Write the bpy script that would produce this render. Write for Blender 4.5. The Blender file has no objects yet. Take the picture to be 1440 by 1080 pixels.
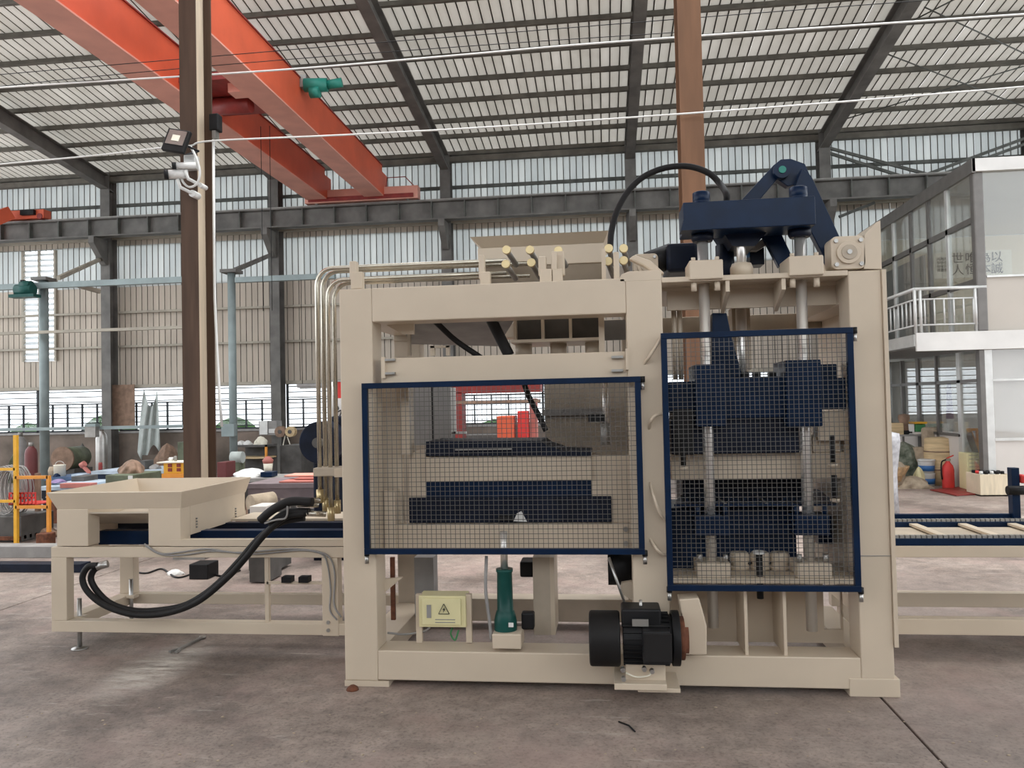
import bpy, bmesh, math, random
from mathutils import Vector, Matrix
random.seed(7)
S = bpy.context.scene
COL = S.collection
# ------------------------------------------------------------------ camera
FOC, YAW, PIT, ROL, CH = 1100.0, math.radians(6.7), math.radians(1.5), math.radians(1.25), 1.5
_f = Vector((-math.sin(YAW)*math.cos(PIT), math.cos(YAW)*math.cos(PIT), math.sin(PIT)))
_r0 = Vector((math.cos(YAW), math.sin(YAW), 0)); _u0 = _r0.cross(_f)
_r = _r0*math.cos(ROL) - _u0*math.sin(ROL); _u = _u0*math.cos(ROL) + _r0*math.sin(ROL)
CAM = Vector((0, 0, CH))
cd = bpy.data.cameras.new('camera'); cam = bpy.data.objects.new('camera', cd); COL.objects.link(cam)
m3 = Matrix((_r, _u, -_f)).transposed(); cam.matrix_world = Matrix.Translation(CAM) @ m3.to_4x4()
cd.sensor_width = 36; cd.lens = FOC/1440*36; cd.clip_start = .05; cd.clip_end = 300
S.camera = cam
# ------------------------------------------------------------------ light and exposure
wd = bpy.data.worlds.new('world'); S.world = wd; wd.use_nodes = True
bg = wd.node_tree.nodes['Background']; bg.inputs[0].default_value = (.93, .965, 1.0, 1); bg.inputs[1].default_value = 2.0
S.view_settings.view_transform = 'Standard'; S.view_settings.look = 'None'
S.view_settings.gamma = 1; S.view_settings.use_curve_mapping = False
S.view_settings.exposure = 0.43
try: S.cycles.max_bounces = 8; S.cycles.diffuse_bounces = 4; S.cycles.transparent_max_bounces = 16
except Exception: pass
sd = bpy.data.lights.new('sun', 'SUN'); sd.energy = 3.3; sd.angle = math.radians(28); sd.color = (1, .975, .94)
so = bpy.data.objects.new('sun', sd); COL.objects.link(so); so.location = (0, 8, 20); so.rotation_euler = (math.radians(4), math.radians(8), 0)
# ------------------------------------------------------------------ measuring helpers (a pixel seen on a plane of known depth)
def _ray(px, py): return _f + _r*((px-720)/FOC) + _u*((540-py)/FOC)
def AY(px, py, Y): d = _ray(px, py); return CAM + d*(Y/d.y)
def AZ(px, py, Z): d = _ray(px, py); return CAM + d*((Z-CH)/d.z)
def AX(px, py, X): d = _ray(px, py); return CAM + d*(X/d.x)
def RC(a, b, c, d, Y):
    mx, my = (a+c)/2, (b+d)/2
    return AY(a, my, Y).x, AY(c, my, Y).x, AY(mx, d, Y).z, AY(mx, b, Y).z
# ------------------------------------------------------------------ materials
MATS = {}
def mat(name, col, rough=.55, metal=0., var=.08, scale=6., bump=0., col2=None, stretch=None, detail=4, thr=(.35, .7)):
    m = bpy.data.materials.new(name); m.use_nodes = True; nt = m.node_tree; b = nt.nodes['Principled BSDF']
    b.inputs['Roughness'].default_value = rough; b.inputs['Metallic'].default_value = metal
    tc = nt.nodes.new('ShaderNodeTexCoord'); n = nt.nodes.new('ShaderNodeTexNoise'); n.inputs['Scale'].default_value = scale; n.inputs['Detail'].default_value = detail
    src = tc.outputs['Object']
    if stretch:
        mp = nt.nodes.new('ShaderNodeMapping'); mp.inputs['Scale'].default_value = stretch; nt.links.new(src, mp.inputs[0]); src = mp.outputs[0]
    nt.links.new(src, n.inputs['Vector'])
    r = nt.nodes.new('ShaderNodeValToRGB'); r.color_ramp.elements[0].position, r.color_ramp.elements[1].position = thr
    c2 = col2 or tuple(min(1, c*(1+var)) for c in col); c1 = col if col2 else tuple(c*(1-var) for c in col)
    r.color_ramp.elements[0].color = (*c1, 1); r.color_ramp.elements[1].color = (*c2, 1)
    nt.links.new(n.outputs['Fac'], r.inputs[0]); nt.links.new(r.outputs[0], b.inputs['Base Color'])
    if bump:
        bp = nt.nodes.new('ShaderNodeBump'); bp.inputs['Strength'].default_value = bump; bp.inputs['Distance'].default_value = .01
        nt.links.new(n.outputs['Fac'], bp.inputs['Height']); nt.links.new(bp.outputs[0], b.inputs['Normal'])
    b.inputs['Specular IOR Level'].default_value = .22 if max(col) < .13 else .45
    MATS[name] = m; return m
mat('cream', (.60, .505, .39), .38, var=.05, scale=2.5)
mat('cream_dark', (.46, .39, .305), .5, var=.12, scale=5)  # darker, more mottled tone of the cream
mat('navy', (.002, .0135, .043), .35, var=.2, scale=8)
mat('navy_dark', (.005, .009, .022), .45, var=.3, scale=8)
mat('black', (.012, .012, .013), .5, var=.3)
mat('rubber', (.014, .013, .013), .55, var=.2)
mat('chrome', (.80, .77, .73), .32, .75, var=.06, scale=3)
mat('steel', (.45, .44, .42), .35, .9, var=.15)
mat('steel_dull', (.30, .29, .27), .5, .6, var=.2)
mat('wire', (.13, .125, .12), .45, .5, var=.1)
mat('brass', (.62, .50, .28), .35, .7, var=.1)
mat('pipe', (.60, .56, .47), .25, .85, var=.1)
mat('girt', (.11, .115, .105), .6, var=.25)
mat('steelwork', (.135, .13, .12), .6, var=.25, scale=3)
mat('purlin', (.13, .12, .10), .7, var=.25, scale=4)
mat('brown_column', (.085, .052, .036), .65, var=.2, scale=2, stretch=(6, 6, .6))
mat('orange_column', (.20, .098, .05), .65, var=.15, scale=2, stretch=(6, 6, .6))
mat('brown_column_lit', (.62, .51, .38), .6, var=.12, scale=2, stretch=(6, 6, .5))  # web of the same brown paint, coloured pale as if side-lit
mat('red_crane', (.62, .105, .045), .5, var=.12, scale=1.5)
mat('red_pale', (.68, .33, .26), .55, var=.1, scale=2)
mat('red_dark', (.24, .03, .025), .5, var=.2)
mat('green_motor', (.02, .22, .17), .45, var=.15)
mat('teal_dark', (.01, .07, .06), .35, var=.2)
mat('wall_lower', (.47, .41, .34), .6, var=.14, scale=1.0, stretch=(2.5, 1, .35))
mat('beige_panel', (.50, .455, .40), .5, var=.05, scale=1)
mat('beige_wall', (.70, .62, .48), .6, var=.06, scale=1)
mat('groove_shade', (.26, .25, .22), .8, var=.3, scale=3)  # dark rib faces, shade inside the ribs put into the colour
mat('parapet', (.10, .085, .07), .85, var=.35, scale=1.1, bump=.3, col2=(.27, .215, .18), detail=8)
mat('post_blue', (.24, .29, .29), .5, .2, var=.12, scale=4)
mat('window_frame', (.05, .055, .06), .6, var=.2)
mat('tan_beam', (.36, .33, .27), .6, var=.15, scale=2)
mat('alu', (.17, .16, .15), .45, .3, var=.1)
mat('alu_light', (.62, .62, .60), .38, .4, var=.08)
mat('white_panel', (.64, .60, .56), .5, var=.04, scale=1.5)
mat('fascia', (.66, .64, .61), .35, .15, var=.08, scale=2)
mat('white', (.70, .70, .68), .45, var=.05)
mat('paper', (.78, .74, .62), .7, var=.05)
mat('ink', (.03, .03, .03), .7)
mat('orange', (.75, .30, .04), .5, var=.12)
mat('yellow', (.80, .42, .03), .45, var=.12)
mat('yellow_sign', (.72, .66, .38), .45, var=.04)
mat('red', (.60, .04, .035), .45, var=.15)
mat('pink', (.48, .17, .14), .6, var=.12)
mat('maroon', (.13, .03, .03), .5)
mat('blue_table', (.05, .10, .20), .6, var=.3)
mat('blue', (.04, .16, .42), .5, var=.15)
mat('blue_pale', (.42, .50, .58), .6, var=.2, scale=4)
mat('brown', (.26, .17, .12), .8, var=.25, scale=8, bump=.3)
mat('wood', (.60, .45, .26), .7, var=.18, scale=3, stretch=(1, 1, 8))
mat('wood_pale', (.70, .60, .44), .7, var=.12, scale=3, stretch=(6, 1, 1))
mat('table_purple', (.19, .15, .16), .6, var=.15)
mat('curtain', (.42, .46, .44), .8, var=.12, scale=5)
mat('tarp', (.07, .085, .06), .8, col2=(.24, .25, .20), scale=9, bump=.6)
mat('sack', (.42, .34, .25), .85, var=.2, scale=10, bump=.4)
mat('straw', (.50, .33, .18), .8, var=.25, scale=12, bump=.4)
mat('green', (.05, .22, .08), .55, var=.2)
mat('olive', (.12, .14, .09), .6, var=.3)
mat('grey', (.28, .27, .26), .6, var=.15)
mat('grey_dark', (.10, .095, .09), .6, var=.2)
mat('plastic_wrap', (.42, .42, .44), .25, var=.25, scale=14, bump=.5)
mat('rust', (.14, .05, .025), .85, var=.4, scale=20)
mat('purple', (.22, .16, .30), .7, var=.2)
mat('foliage', (.04, .10, .03), .8, var=.4)
mat('ground_out', (.35, .34, .30), .9)
# translucent sheeting of the upper wall
def trans_mat(name, col, tr, col2):
    m = mat(name, col, .5, var=.1, scale=.9, col2=col2, stretch=(2, 1, .5)); nt = m.node_tree
    b = nt.nodes['Principled BSDF']; t = nt.nodes.new('ShaderNodeBsdfTranslucent'); mx = nt.nodes.new('ShaderNodeMixShader'); mx.inputs[0].default_value = tr
    src = [l.from_socket for l in nt.links if l.to_socket == b.inputs['Base Color']][0]
    nt.links.new(src, t.inputs[0])
    nt.links.new(b.outputs[0], mx.inputs[1]); nt.links.new(t.outputs[0], mx.inputs[2]); nt.links.new(mx.outputs[0], nt.nodes['Material Output'].inputs[0])
    return m
trans_mat('wall_upper', (.42, .455, .46), .36, (.58, .61, .60))
trans_mat('roof_sheet', (.52, .50, .45), .16, (.68, .66, .61))
trans_mat('louvre_white', (.75, .78, .80), .6, (.85, .87, .88))
def glass_mat(name, tint, fog, foga, gl=.12):
    m = bpy.data.materials.new(name); m.use_nodes = True; nt = m.node_tree; nt.nodes.remove(nt.nodes['Principled BSDF'])
    t = nt.nodes.new('ShaderNodeBsdfTransparent'); t.inputs[0].default_value = (*tint, 1)
    d = nt.nodes.new('ShaderNodeBsdfDiffuse'); d.inputs[0].default_value = (*fog, 1)
    g = nt.nodes.new('ShaderNodeBsdfGlossy'); g.inputs['Roughness'].default_value = .03
    a = nt.nodes.new('ShaderNodeMixShader'); a.inputs[0].default_value = foga
    b = nt.nodes.new('ShaderNodeMixShader'); fr = nt.nodes.new('ShaderNodeLayerWeight'); fr.inputs[0].default_value = .12
    mm = nt.nodes.new('ShaderNodeMath'); mm.operation = 'ADD'; mm.inputs[1].default_value = gl
    nt.links.new(fr.outputs['Facing'], mm.inputs[0]); nt.links.new(mm.outputs[0], b.inputs[0])
    nt.links.new(t.outputs[0], a.inputs[1]); nt.links.new(d.outputs[0], a.inputs[2]); nt.links.new(a.outputs[0], b.inputs[1]); nt.links.new(g.outputs[0], b.inputs[2])
    nt.links.new(b.outputs[0], nt.nodes.new('ShaderNodeOutputMaterial').inputs[0] if not nt.nodes.get('Material Output') else nt.nodes['Material Output'].inputs[0])
    MATS[name] = m
glass_mat('glass', (.93, .95, .94), (.8, .8, .78), .05, .04)
glass_mat('glass_milky', (.9, .9, .88), (.75, .73, .70), .35, .06)
glass_mat('glass_louvre', (.95, .97, .98), (.85, .88, .9), .12, .02)
# concrete floor
def floor_mat():
    m = bpy.data.materials.new('concrete'); m.use_nodes = True; nt = m.node_tree; N = nt.nodes; L = nt.links; b = N['Principled BSDF']
    tc = N.new('ShaderNodeTexCoord')
    def noise(sc, det, st=None, rough=.55):
        n = N.new('ShaderNodeTexNoise'); n.inputs['Scale'].default_value = sc; n.inputs['Detail'].default_value = det; n.inputs['Roughness'].default_value = rough
        mp = N.new('ShaderNodeMapping'); mp.inputs['Scale'].default_value = st or (1, 1, 1); mp.inputs['Rotation'].default_value = (0, 0, .35 if st else 0)
        L.new(tc.outputs['Object'], mp.inputs[0]); L.new(mp.outputs[0], n.inputs['Vector']); return n
    def ramp(n, p0, c0, p1, c1):
        r = N.new('ShaderNodeValToRGB'); r.color_ramp.elements[0].position = p0; r.color_ramp.elements[1].position = p1
        r.color_ramp.elements[0].color = (*c0, 1); r.color_ramp.elements[1].color = (*c1, 1); L.new(n.outputs['Fac'], r.inputs[0]); return r
    def mix(a, bb, f, mode='MIX'):
        x = N.new('ShaderNodeMix'); x.data_type = 'RGBA'; x.blend_type = mode
        if isinstance(f, float): x.inputs[0].default_value = f
        else: L.new(f, x.inputs[0])
        L.new(a, x.inputs[6]); L.new(bb, x.inputs[7]); return x.outputs[2]
    base = ramp(noise(.9, 8), .35, (.185, .145, .125), .66, (.45, .375, .33))
    fine = ramp(noise(9, 10, rough=.7), .35, (.62, .62, .62), .7, (1.15, 1.13, 1.1))
    c = mix(base.outputs[0], fine.outputs[0], 1.0, 'MULTIPLY')
    grit = ramp(noise(55, 4, rough=.8), .36, (.45, .43, .42), .5, (1, 1, 1))
    c = mix(c, grit.outputs[0], .75, 'MULTIPLY')
    scr = ramp(noise(3, 9, (1, 6, 1), .7), .60, (0, 0, 0), .72, (1, 1, 1))
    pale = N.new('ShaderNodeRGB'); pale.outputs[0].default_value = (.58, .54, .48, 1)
    sf = N.new('ShaderNodeMath'); sf.operation = 'MULTIPLY'; sf.inputs[1].default_value = .6; L.new(scr.outputs[0], sf.inputs[0])
    c = mix(c, pale.outputs[0], sf.outputs[0])
    stain = ramp(noise(.45, 5), .46, (0, 0, 0), .62, (1, 1, 1)); dk = N.new('ShaderNodeRGB'); dk.outputs[0].default_value = (.17, .132, .12, 1)
    s2 = N.new('ShaderNodeMath'); s2.operation = 'MULTIPLY'; s2.inputs[1].default_value = .45; L.new(stain.outputs[0], s2.inputs[0])
    c = mix(c, dk.outputs[0], s2.outputs[0])
    pk = ramp(noise(1.7, 7, rough=.65), .5, (0, 0, 0), .66, (1, 1, 1)); red = N.new('ShaderNodeRGB'); red.outputs[0].default_value = (.34, .235, .21, 1)
    s3 = N.new('ShaderNodeMath'); s3.operation = 'MULTIPLY'; s3.inputs[1].default_value = .4; L.new(pk.outputs[0], s3.inputs[0]); c = mix(c, red.outputs[0], s3.outputs[0])
    # a pale elongated patch mixed into the slab colour beside the feed frame
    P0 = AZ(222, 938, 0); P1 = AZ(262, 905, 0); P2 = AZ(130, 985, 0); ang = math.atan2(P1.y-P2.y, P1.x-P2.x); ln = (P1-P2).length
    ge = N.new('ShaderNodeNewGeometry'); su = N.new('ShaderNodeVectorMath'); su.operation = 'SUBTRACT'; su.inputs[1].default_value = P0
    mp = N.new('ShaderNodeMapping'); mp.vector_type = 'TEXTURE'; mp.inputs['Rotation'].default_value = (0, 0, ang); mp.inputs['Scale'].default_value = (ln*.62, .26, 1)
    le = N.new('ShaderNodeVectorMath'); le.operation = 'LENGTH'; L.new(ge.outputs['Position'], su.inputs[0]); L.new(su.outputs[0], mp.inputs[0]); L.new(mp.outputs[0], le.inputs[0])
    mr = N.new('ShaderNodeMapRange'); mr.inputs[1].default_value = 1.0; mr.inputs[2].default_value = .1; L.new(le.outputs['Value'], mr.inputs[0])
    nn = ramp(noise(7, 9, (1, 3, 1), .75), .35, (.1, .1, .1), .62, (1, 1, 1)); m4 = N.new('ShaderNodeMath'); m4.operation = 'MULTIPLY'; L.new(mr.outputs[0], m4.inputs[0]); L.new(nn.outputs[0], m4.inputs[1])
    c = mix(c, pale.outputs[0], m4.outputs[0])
    L.new(c, b.inputs['Base Color'])
    rr = ramp(noise(2.2, 6), .3, (.42, .42, .42), .7, (.75, .75, .75)); L.new(rr.outputs[0], b.inputs['Roughness'])
    bp = N.new('ShaderNodeBump'); bp.inputs['Strength'].default_value = .35; bp.inputs['Distance'].default_value = .006
    L.new(noise(24, 8, rough=.75).outputs['Fac'], bp.inputs['Height']); L.new(bp.outputs[0], b.inputs['Normal'])
    MATS['concrete'] = m
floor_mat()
# ------------------------------------------------------------------ mesh helpers
class MB:
    def __init__(s): s.v = []; s.f = []; s.sm = []
    def add(s, vs, fs, smooth=False):
        k = len(s.v); s.v += [Vector(v) for v in vs]; s.f += [tuple(i+k for i in f) for f in fs]; s.sm += [smooth]*len(fs); return s
    def box(s, x0, x1, y0, y1, z0, z1):
        if x0 > x1: x0, x1 = x1, x0
        if y0 > y1: y0, y1 = y1, y0
        if z0 > z1: z0, z1 = z1, z0
        return s.add([(x0,y0,z0),(x1,y0,z0),(x1,y1,z0),(x0,y1,z0),(x0,y0,z1),(x1,y0,z1),(x1,y1,z1),(x0,y1,z1)],
                     [(0,3,2,1),(4,5,6,7),(0,1,5,4),(1,2,6,5),(2,3,7,6),(3,0,4,7)])
    def bar(s, p, q, w, h, up=(0, 0, 1)):
        p, q = Vector(p), Vector(q); d = (q-p).normalized(); up = Vector(up)
        if abs(d.dot(up)) > .98: up = Vector((0, 1, 0))
        a = d.cross(up).normalized()*(w/2); b = a.cross(d).normalized()*(h/2)
        vs = [p-a-b, p+a-b, p+a+b, p-a+b, q-a-b, q+a-b, q+a+b, q-a+b]
        return s.add(vs, [(0,1,2,3),(7,6,5,4),(0,4,5,1),(1,5,6,2),(2,6,7,3),(3,7,4,0)])
    def cyl(s, p, q, r, n=16, r2=None, smooth=True):
        p, q = Vector(p), Vector(q); d = (q-p).normalized(); up = Vector((0, 0, 1)) if abs(d.z) < .9 else Vector((1, 0, 0))
        a = d.cross(up).normalized(); b = d.cross(a).normalized(); r2 = r if r2 is None else r2
        vs = [p+(a*math.cos(t)+b*math.sin(t))*r for t in [2*math.pi*i/n for i in range(n)]] + [q+(a*math.cos(t)+b*math.sin(t))*r2 for t in [2*math.pi*i/n for i in range(n)]]
        s.add(vs, [(i, i+n, (i+1) % n+n, (i+1) % n) for i in range(n)], smooth)
        k = len(s.v)-2*n; s.f += [tuple(k+i for i in range(n)), tuple(k+n+i for i in reversed(range(n)))]; s.sm += [False, False]; return s
    def tube(s, pts, r, n=10, closed=False):
        pts = [Vector(p) for p in pts]; k = len(s.v); up = None; m = len(pts)
        for i, p in enumerate(pts):
            d = (pts[min(i+1, m-1)]-pts[max(i-1, 0)]).normalized()
            if up is None: up = Vector((0, 0, 1)) if abs(d.z) < .9 else Vector((0, 1, 0))
            a = d.cross(up).normalized(); b = a.cross(d).normalized(); up = b
            rr = r[i] if isinstance(r, (list, tuple)) else r
            s.v += [p+(a*math.cos(2*math.pi*j/n)+b*math.sin(2*math.pi*j/n))*rr for j in range(n)]
        for i in range(m-1):
            for j in range(n):
                s.f.append((k+i*n+j, k+i*n+(j+1) % n, k+(i+1)*n+(j+1) % n, k+(i+1)*n+j)); s.sm.append(True)
        s.f += [tuple(k+j for j in reversed(range(n))), tuple(k+(m-1)*n+j for j in range(n))]; s.sm += [False, False]; return s
    def prism(s, poly, y0, y1):               # poly in (x, z)
        a = sum(poly[i][0]*poly[(i+1) % len(poly)][1]-poly[(i+1) % len(poly)][0]*poly[i][1] for i in range(len(poly)))
        if a < 0: poly = poly[::-1]
        n = len(poly); vs = [(x, y0, z) for x, z in poly]+[(x, y1, z) for x, z in poly]
        return s.add(vs, [tuple(range(n)), tuple(range(2*n-1, n-1, -1))]+[(i, i+n, (i+1) % n+n, (i+1) % n) for i in range(n)])
    def lathe(s, c, prof, n=20):              # prof (r, z) upwards from c
        k = len(s.v); c = Vector(c)
        for r, z in prof: s.v += [c+Vector((r*math.cos(2*math.pi*j/n), r*math.sin(2*math.pi*j/n), z)) for j in range(n)]
        for i in range(len(prof)-1):
            for j in range(n): s.f.append((k+i*n+j, k+i*n+(j+1) % n, k+(i+1)*n+(j+1) % n, k+(i+1)*n+j)); s.sm.append(True)
        s.f += [tuple(k+j for j in reversed(range(n))), tuple(k+(len(prof)-1)*n+j for j in range(n))]; s.sm += [False, False]; return s
    def grid(s, fn, nu, nv, th=.004):         # draped sheet with thickness
        P = [[Vector(fn(i/nu, j/nv)) for j in range(nv+1)] for i in range(nu+1)]
        for sgn in (0, 1):
            k = len(s.v)
            for i in range(nu+1):
                for j in range(nv+1):
                    a = P[min(i+1, nu)][j]-P[max(i-1, 0)][j]; b = P[i][min(j+1, nv)]-P[i][max(j-1, 0)]; n = a.cross(b)
                    n = n.normalized() if n.length > 1e-9 else Vector((0, 0, 1)); s.v.append(P[i][j]+n*(th/2 if sgn else -th/2))
            for i in range(nu):
                for j in range(nv):
                    q = (k+i*(nv+1)+j, k+(i+1)*(nv+1)+j, k+(i+1)*(nv+1)+j+1, k+i*(nv+1)+j+1); s.f.append(q if sgn else q[::-1]); s.sm.append(True)
        return s
    def build(s, name, m, parent=None, bevel=0., base=False, kind=None):
        off = Vector((0, 0, 0))
        if parent is not None:
            p = parent
            while p is not None: off += p.location; p = p.parent
            loc = Vector((0, 0, 0))
        else:
            xs = [v.x for v in s.v]; ys = [v.y for v in s.v]; zs = [v.z for v in s.v]
            off = Vector(((min(xs)+max(xs))/2, (min(ys)+max(ys))/2, min(zs))); loc = off.copy()
        me = bpy.data.meshes.new(name); me.from_pydata([v-off for v in s.v], [], s.f); me.validate()
        if len(me.polygons) == len(s.sm): me.polygons.foreach_set('use_smooth', s.sm)
        me.materials.append(MATS[m]); me.update()
        o = bpy.data.objects.new(name, me); COL.objects.link(o); o.location = loc; o.parent = parent
        if bevel:
            b = o.modifiers.new('bevel', 'BEVEL'); b.width = bevel; b.segments = 2; b.limit_method = 'ANGLE'
        if kind: o['kind'] = kind
        return o
def tag(o, label=None, cat=None, group=None, kind=None):
    for k, v in (('label', label), ('category', cat), ('group', group), ('kind', kind)):
        if v: o[k] = v
    return o
def empty(name, loc, label=None, cat=None, group=None, kind=None):
    o = bpy.data.objects.new(name, None); COL.objects.link(o); o.location = loc; o.empty_display_size = .1
    return tag(o, label, cat, group, kind)
def B(name, m, a, b, c, d, Y, dep, parent=None, bevel=0.):
    x0, x1, z0, z1 = RC(a, b, c, d, Y); return MB().box(x0, x1, Y, Y+dep, z0, z1).build(name, m, parent, bevel)
def bx(mb, a, b, c, d, Y, dep): x0, x1, z0, z1 = RC(a, b, c, d, Y); return mb.box(x0, x1, Y, Y+dep, z0, z1)
def PR(name, m, pts, Y, dep, parent=None, bevel=0.):
    return MB().prism([(AY(x, y, Y).x, AY(x, y, Y).z) for x, y in pts], Y, Y+dep).build(name, m, parent, bevel)
def copy_tree(o, parent=None):
    c = o.copy(); COL.objects.link(c); c.parent = parent
    for ch in [x for x in o.children]: copy_tree(ch, c)
    return c
def spline(pts, n=8):
    P = [Vector(p) for p in pts]; P = [P[0]*2-P[1]]+P+[P[-1]*2-P[-2]]; out = []
    for i in range(1, len(P)-2):
        for k in range(n):
            t = k/n; a, b, c, d = P[i-1:i+3]
            out.append(.5*((2*b)+(c-a)*t+(2*a-5*b+4*c-d)*t*t+(3*b-a-3*c+d)*t**3))
    return out+[P[-2]]
def hbeam_z(mb, x, y, w, d, z0, z1, t=.012):   # H column: flanges facing +-Y
    mb.box(x-w/2, x+w/2, y, y+t, z0, z1); mb.box(x-w/2, x+w/2, y+d-t, y+d, z0, z1); mb.box(x-t/2, x+t/2, y+t, y+d-t, z0, z1); return mb
def text(name, body, m, loc, size, parent, rot=(math.pi/2, 0, 0), ext=.002):
    cu = bpy.data.curves.new(name, 'FONT'); cu.body = body; cu.size = size; cu.extrude = ext; cu.align_x = 'CENTER'; cu.align_y = 'CENTER'
    t = bpy.data.objects.new(name, cu); COL.objects.link(t); dg = bpy.context.evaluated_depsgraph_get()
    me = bpy.data.meshes.new_from_object(t.evaluated_get(dg)); bpy.data.objects.remove(t)
    me.materials.clear(); me.materials.append(MATS[m]); o = bpy.data.objects.new(name, me); COL.objects.link(o)
    off = Vector((0, 0, 0)); p = parent
    while p is not None: off += p.location; p = p.parent
    o.location = Vector(loc)-off; o.rotation_euler = rot; o.parent = parent; return o

# ================================================================== THE HALL
WY = 18.0                      # unseen wall behind the camera, added to dim the front floor, open above 4.4 m
fw = MB().box(-17, 13.5, -9.2, -9, 0, 4.4).build('wall_front_blocker', 'wall_lower'); fw['kind'] = 'structure'
# back wall
XL, XR = -17.0, 13.5
def roofz(y): return 7.45 + .1207*(WY-y)
COLX = [-16.2]+[AY(a, b, 17.7).x for a, b in ((148, 300), (385, 320), (627, 320), (887, 250), (1160, 230))]+[9.2, 13.3]
# floor: concrete slabs with open joints
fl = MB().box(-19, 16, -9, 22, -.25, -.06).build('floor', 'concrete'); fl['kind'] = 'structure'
jx = AZ(1290, 1035, 0).x
xs = [-19, jx-12, jx-6, jx, jx+6, 16]; ysb = [-9, -2.2, 3.2+6.6, 16, 22]
for i in range(5):
    for j in range(4):
        g = .006
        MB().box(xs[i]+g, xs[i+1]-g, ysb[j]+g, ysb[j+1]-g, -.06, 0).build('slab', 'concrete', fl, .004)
# unseen front wall, added behind the camera to cut daylight, open above 4.4 m
fw = MB().box(-17, 13.5, -9.2, -9, 0, 4.4).build('wall_front_blocker', 'wall_lower'); fw['kind'] = 'structure'
# back wall
pz = 1.0                       # sill height
wb = MB().box(XL, XR, WY, WY+.24, 0, pz).build('wall_back', 'parapet'); wb['kind'] = 'structure'
MB().box(XL, XR, WY-.03, WY+.28, pz, pz+.05).build('sill', 'grey', wb)
def sheet_mesh(name, w, h, pitch, dep, m, z0):      # ribbed wall sheet, ribs standing into the hall
    prof = []; x = 0
    while x < w-1e-6:
        prof += [(x, 0), (x+pitch*.85, 0), (x+pitch*.86, dep*1.3), (x+pitch*.96, dep*1.3), (x+pitch*.97, 0)]; x += pitch
    prof.append((w, 0)); n = len(prof)
    vs = [(a, b, 0) for a, b in prof]+[(a, b, h) for a, b in prof]
    me = bpy.data.meshes.new(name); me.from_pydata(vs, [], [(i, i+1, i+1+n, i+n) for i in range(n-1)]); me.materials.append(MATS[m]); me.materials.append(MATS['groove_shade'])
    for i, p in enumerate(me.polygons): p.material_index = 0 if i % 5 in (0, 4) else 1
    return me
WTOP = 7.432
z_mid = 4.62; z_win = 2.16
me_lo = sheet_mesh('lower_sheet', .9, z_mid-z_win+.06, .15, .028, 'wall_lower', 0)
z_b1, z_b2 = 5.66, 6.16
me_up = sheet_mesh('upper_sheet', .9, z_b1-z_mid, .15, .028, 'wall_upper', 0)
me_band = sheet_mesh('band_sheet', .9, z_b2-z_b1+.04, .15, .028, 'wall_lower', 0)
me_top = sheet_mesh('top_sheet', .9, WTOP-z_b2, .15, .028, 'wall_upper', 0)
lw = (AY(30, 430, WY).x, AY(75, 430, WY).x, AY(52, 508, WY).z, AY(52, 352, WY).z)   # louvred opening
nsh = int((XR-XL)/.9)+1
for i in range(nsh):
    x = XL+.9*i
    for me, z, nm in ((me_lo, z_win-.02, 'wall_sheet'), (me_up, z_mid, 'wall_sheet'), (me_band, z_b1-.02, 'wall_sheet'), (me_top, z_b2, 'wall_sheet')):
        segs = None
        if me in (me_lo, me_up) and x < lw[1] and x+.9 > lw[0]:                # leave the louvre open
            a, b = max(x, lw[0]), min(x+.9, lw[1]); zz0, zz1 = z, (z_mid if me is me_lo else z_b1)
            parts = []
            if a > x: parts.append((x, a, zz0, zz1))
            if b < x+.9: parts.append((b, x+.9, zz0, zz1))
            if zz0 < lw[2]: parts.append((a, b, zz0, lw[2]))
            if zz1 > lw[3]: parts.append((a, b, max(zz0, lw[3]), zz1))
            for (p, q, r, s_) in parts:
                m2 = sheet_mesh('cut_sheet', max(.15, round((q-p)/.15)*.15), s_-r, .15, .028, 'wall_lower' if me is me_lo else 'wall_upper', 0)
                sc = (q-p)/max(.15, round((q-p)/.15)*.15)
                o = bpy.data.objects.new(nm, m2); COL.objects.link(o); o.parent = wb; o.scale = (sc, 1, 1); o.location = Vector((p, WY+.12, r))-wb.location
            continue
        o = bpy.data.objects.new(nm, me); COL.objects.link(o); o.parent = wb
        o.location = Vector((x, WY+.12+(.004 if i % 2 else 0)-(.02 if me in (me_up, me_top) else 0), z))-wb.location
for py, h_, yy in ((290, .07, .0), (337, .05, -.06), (440, .05, 0), (488, .05, 0)):
    z = AY(150, py, WY).z; MB().box(XL, XR, WY+yy, WY+.08, z-h_/2, z+h_/2).build('girt', 'girt' if py == 290 else 'tan_beam', wb)
MB().box(XL, XR, WY+.02, WY+.10, z_win-.05, z_win+.03).build('girt', 'tan_beam', wb)
MB().box(XL, XR, WY-.02, WY+.10, WTOP-.14, WTOP-.06).build('girt', 'steel', wb)
# wall columns with runway brackets
for x in COLX:
    c = hbeam_z(MB(), x, WY-.32, .24, .30, 0, roofz(WY-.3)-.1); c.build('column', 'steelwork', wb)
    z = 5.45
    MB().prism([(WY-.85, z+.25), (WY-.3, z+.25), (WY-.3, z-.35), (WY-.40, z-.35), (WY-.85, z+.12)], 0, 1)
    k = MB(); pts = [(WY-.85, z+.25), (WY-.3, z+.25), (WY-.3, z-.35), (WY-.4, z-.35), (WY-.85, z+.10)]
    k.add([(x-.07, a, b) for a, b in pts]+[(x+.07, a, b) for a, b in pts], [(0,1,2,3,4), (9,8,7,6,5)]+[(i, i+5, (i+1) % 5+5, (i+1) % 5) for i in range(5)])
    k.build('bracket', 'steelwork', wb)
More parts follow.
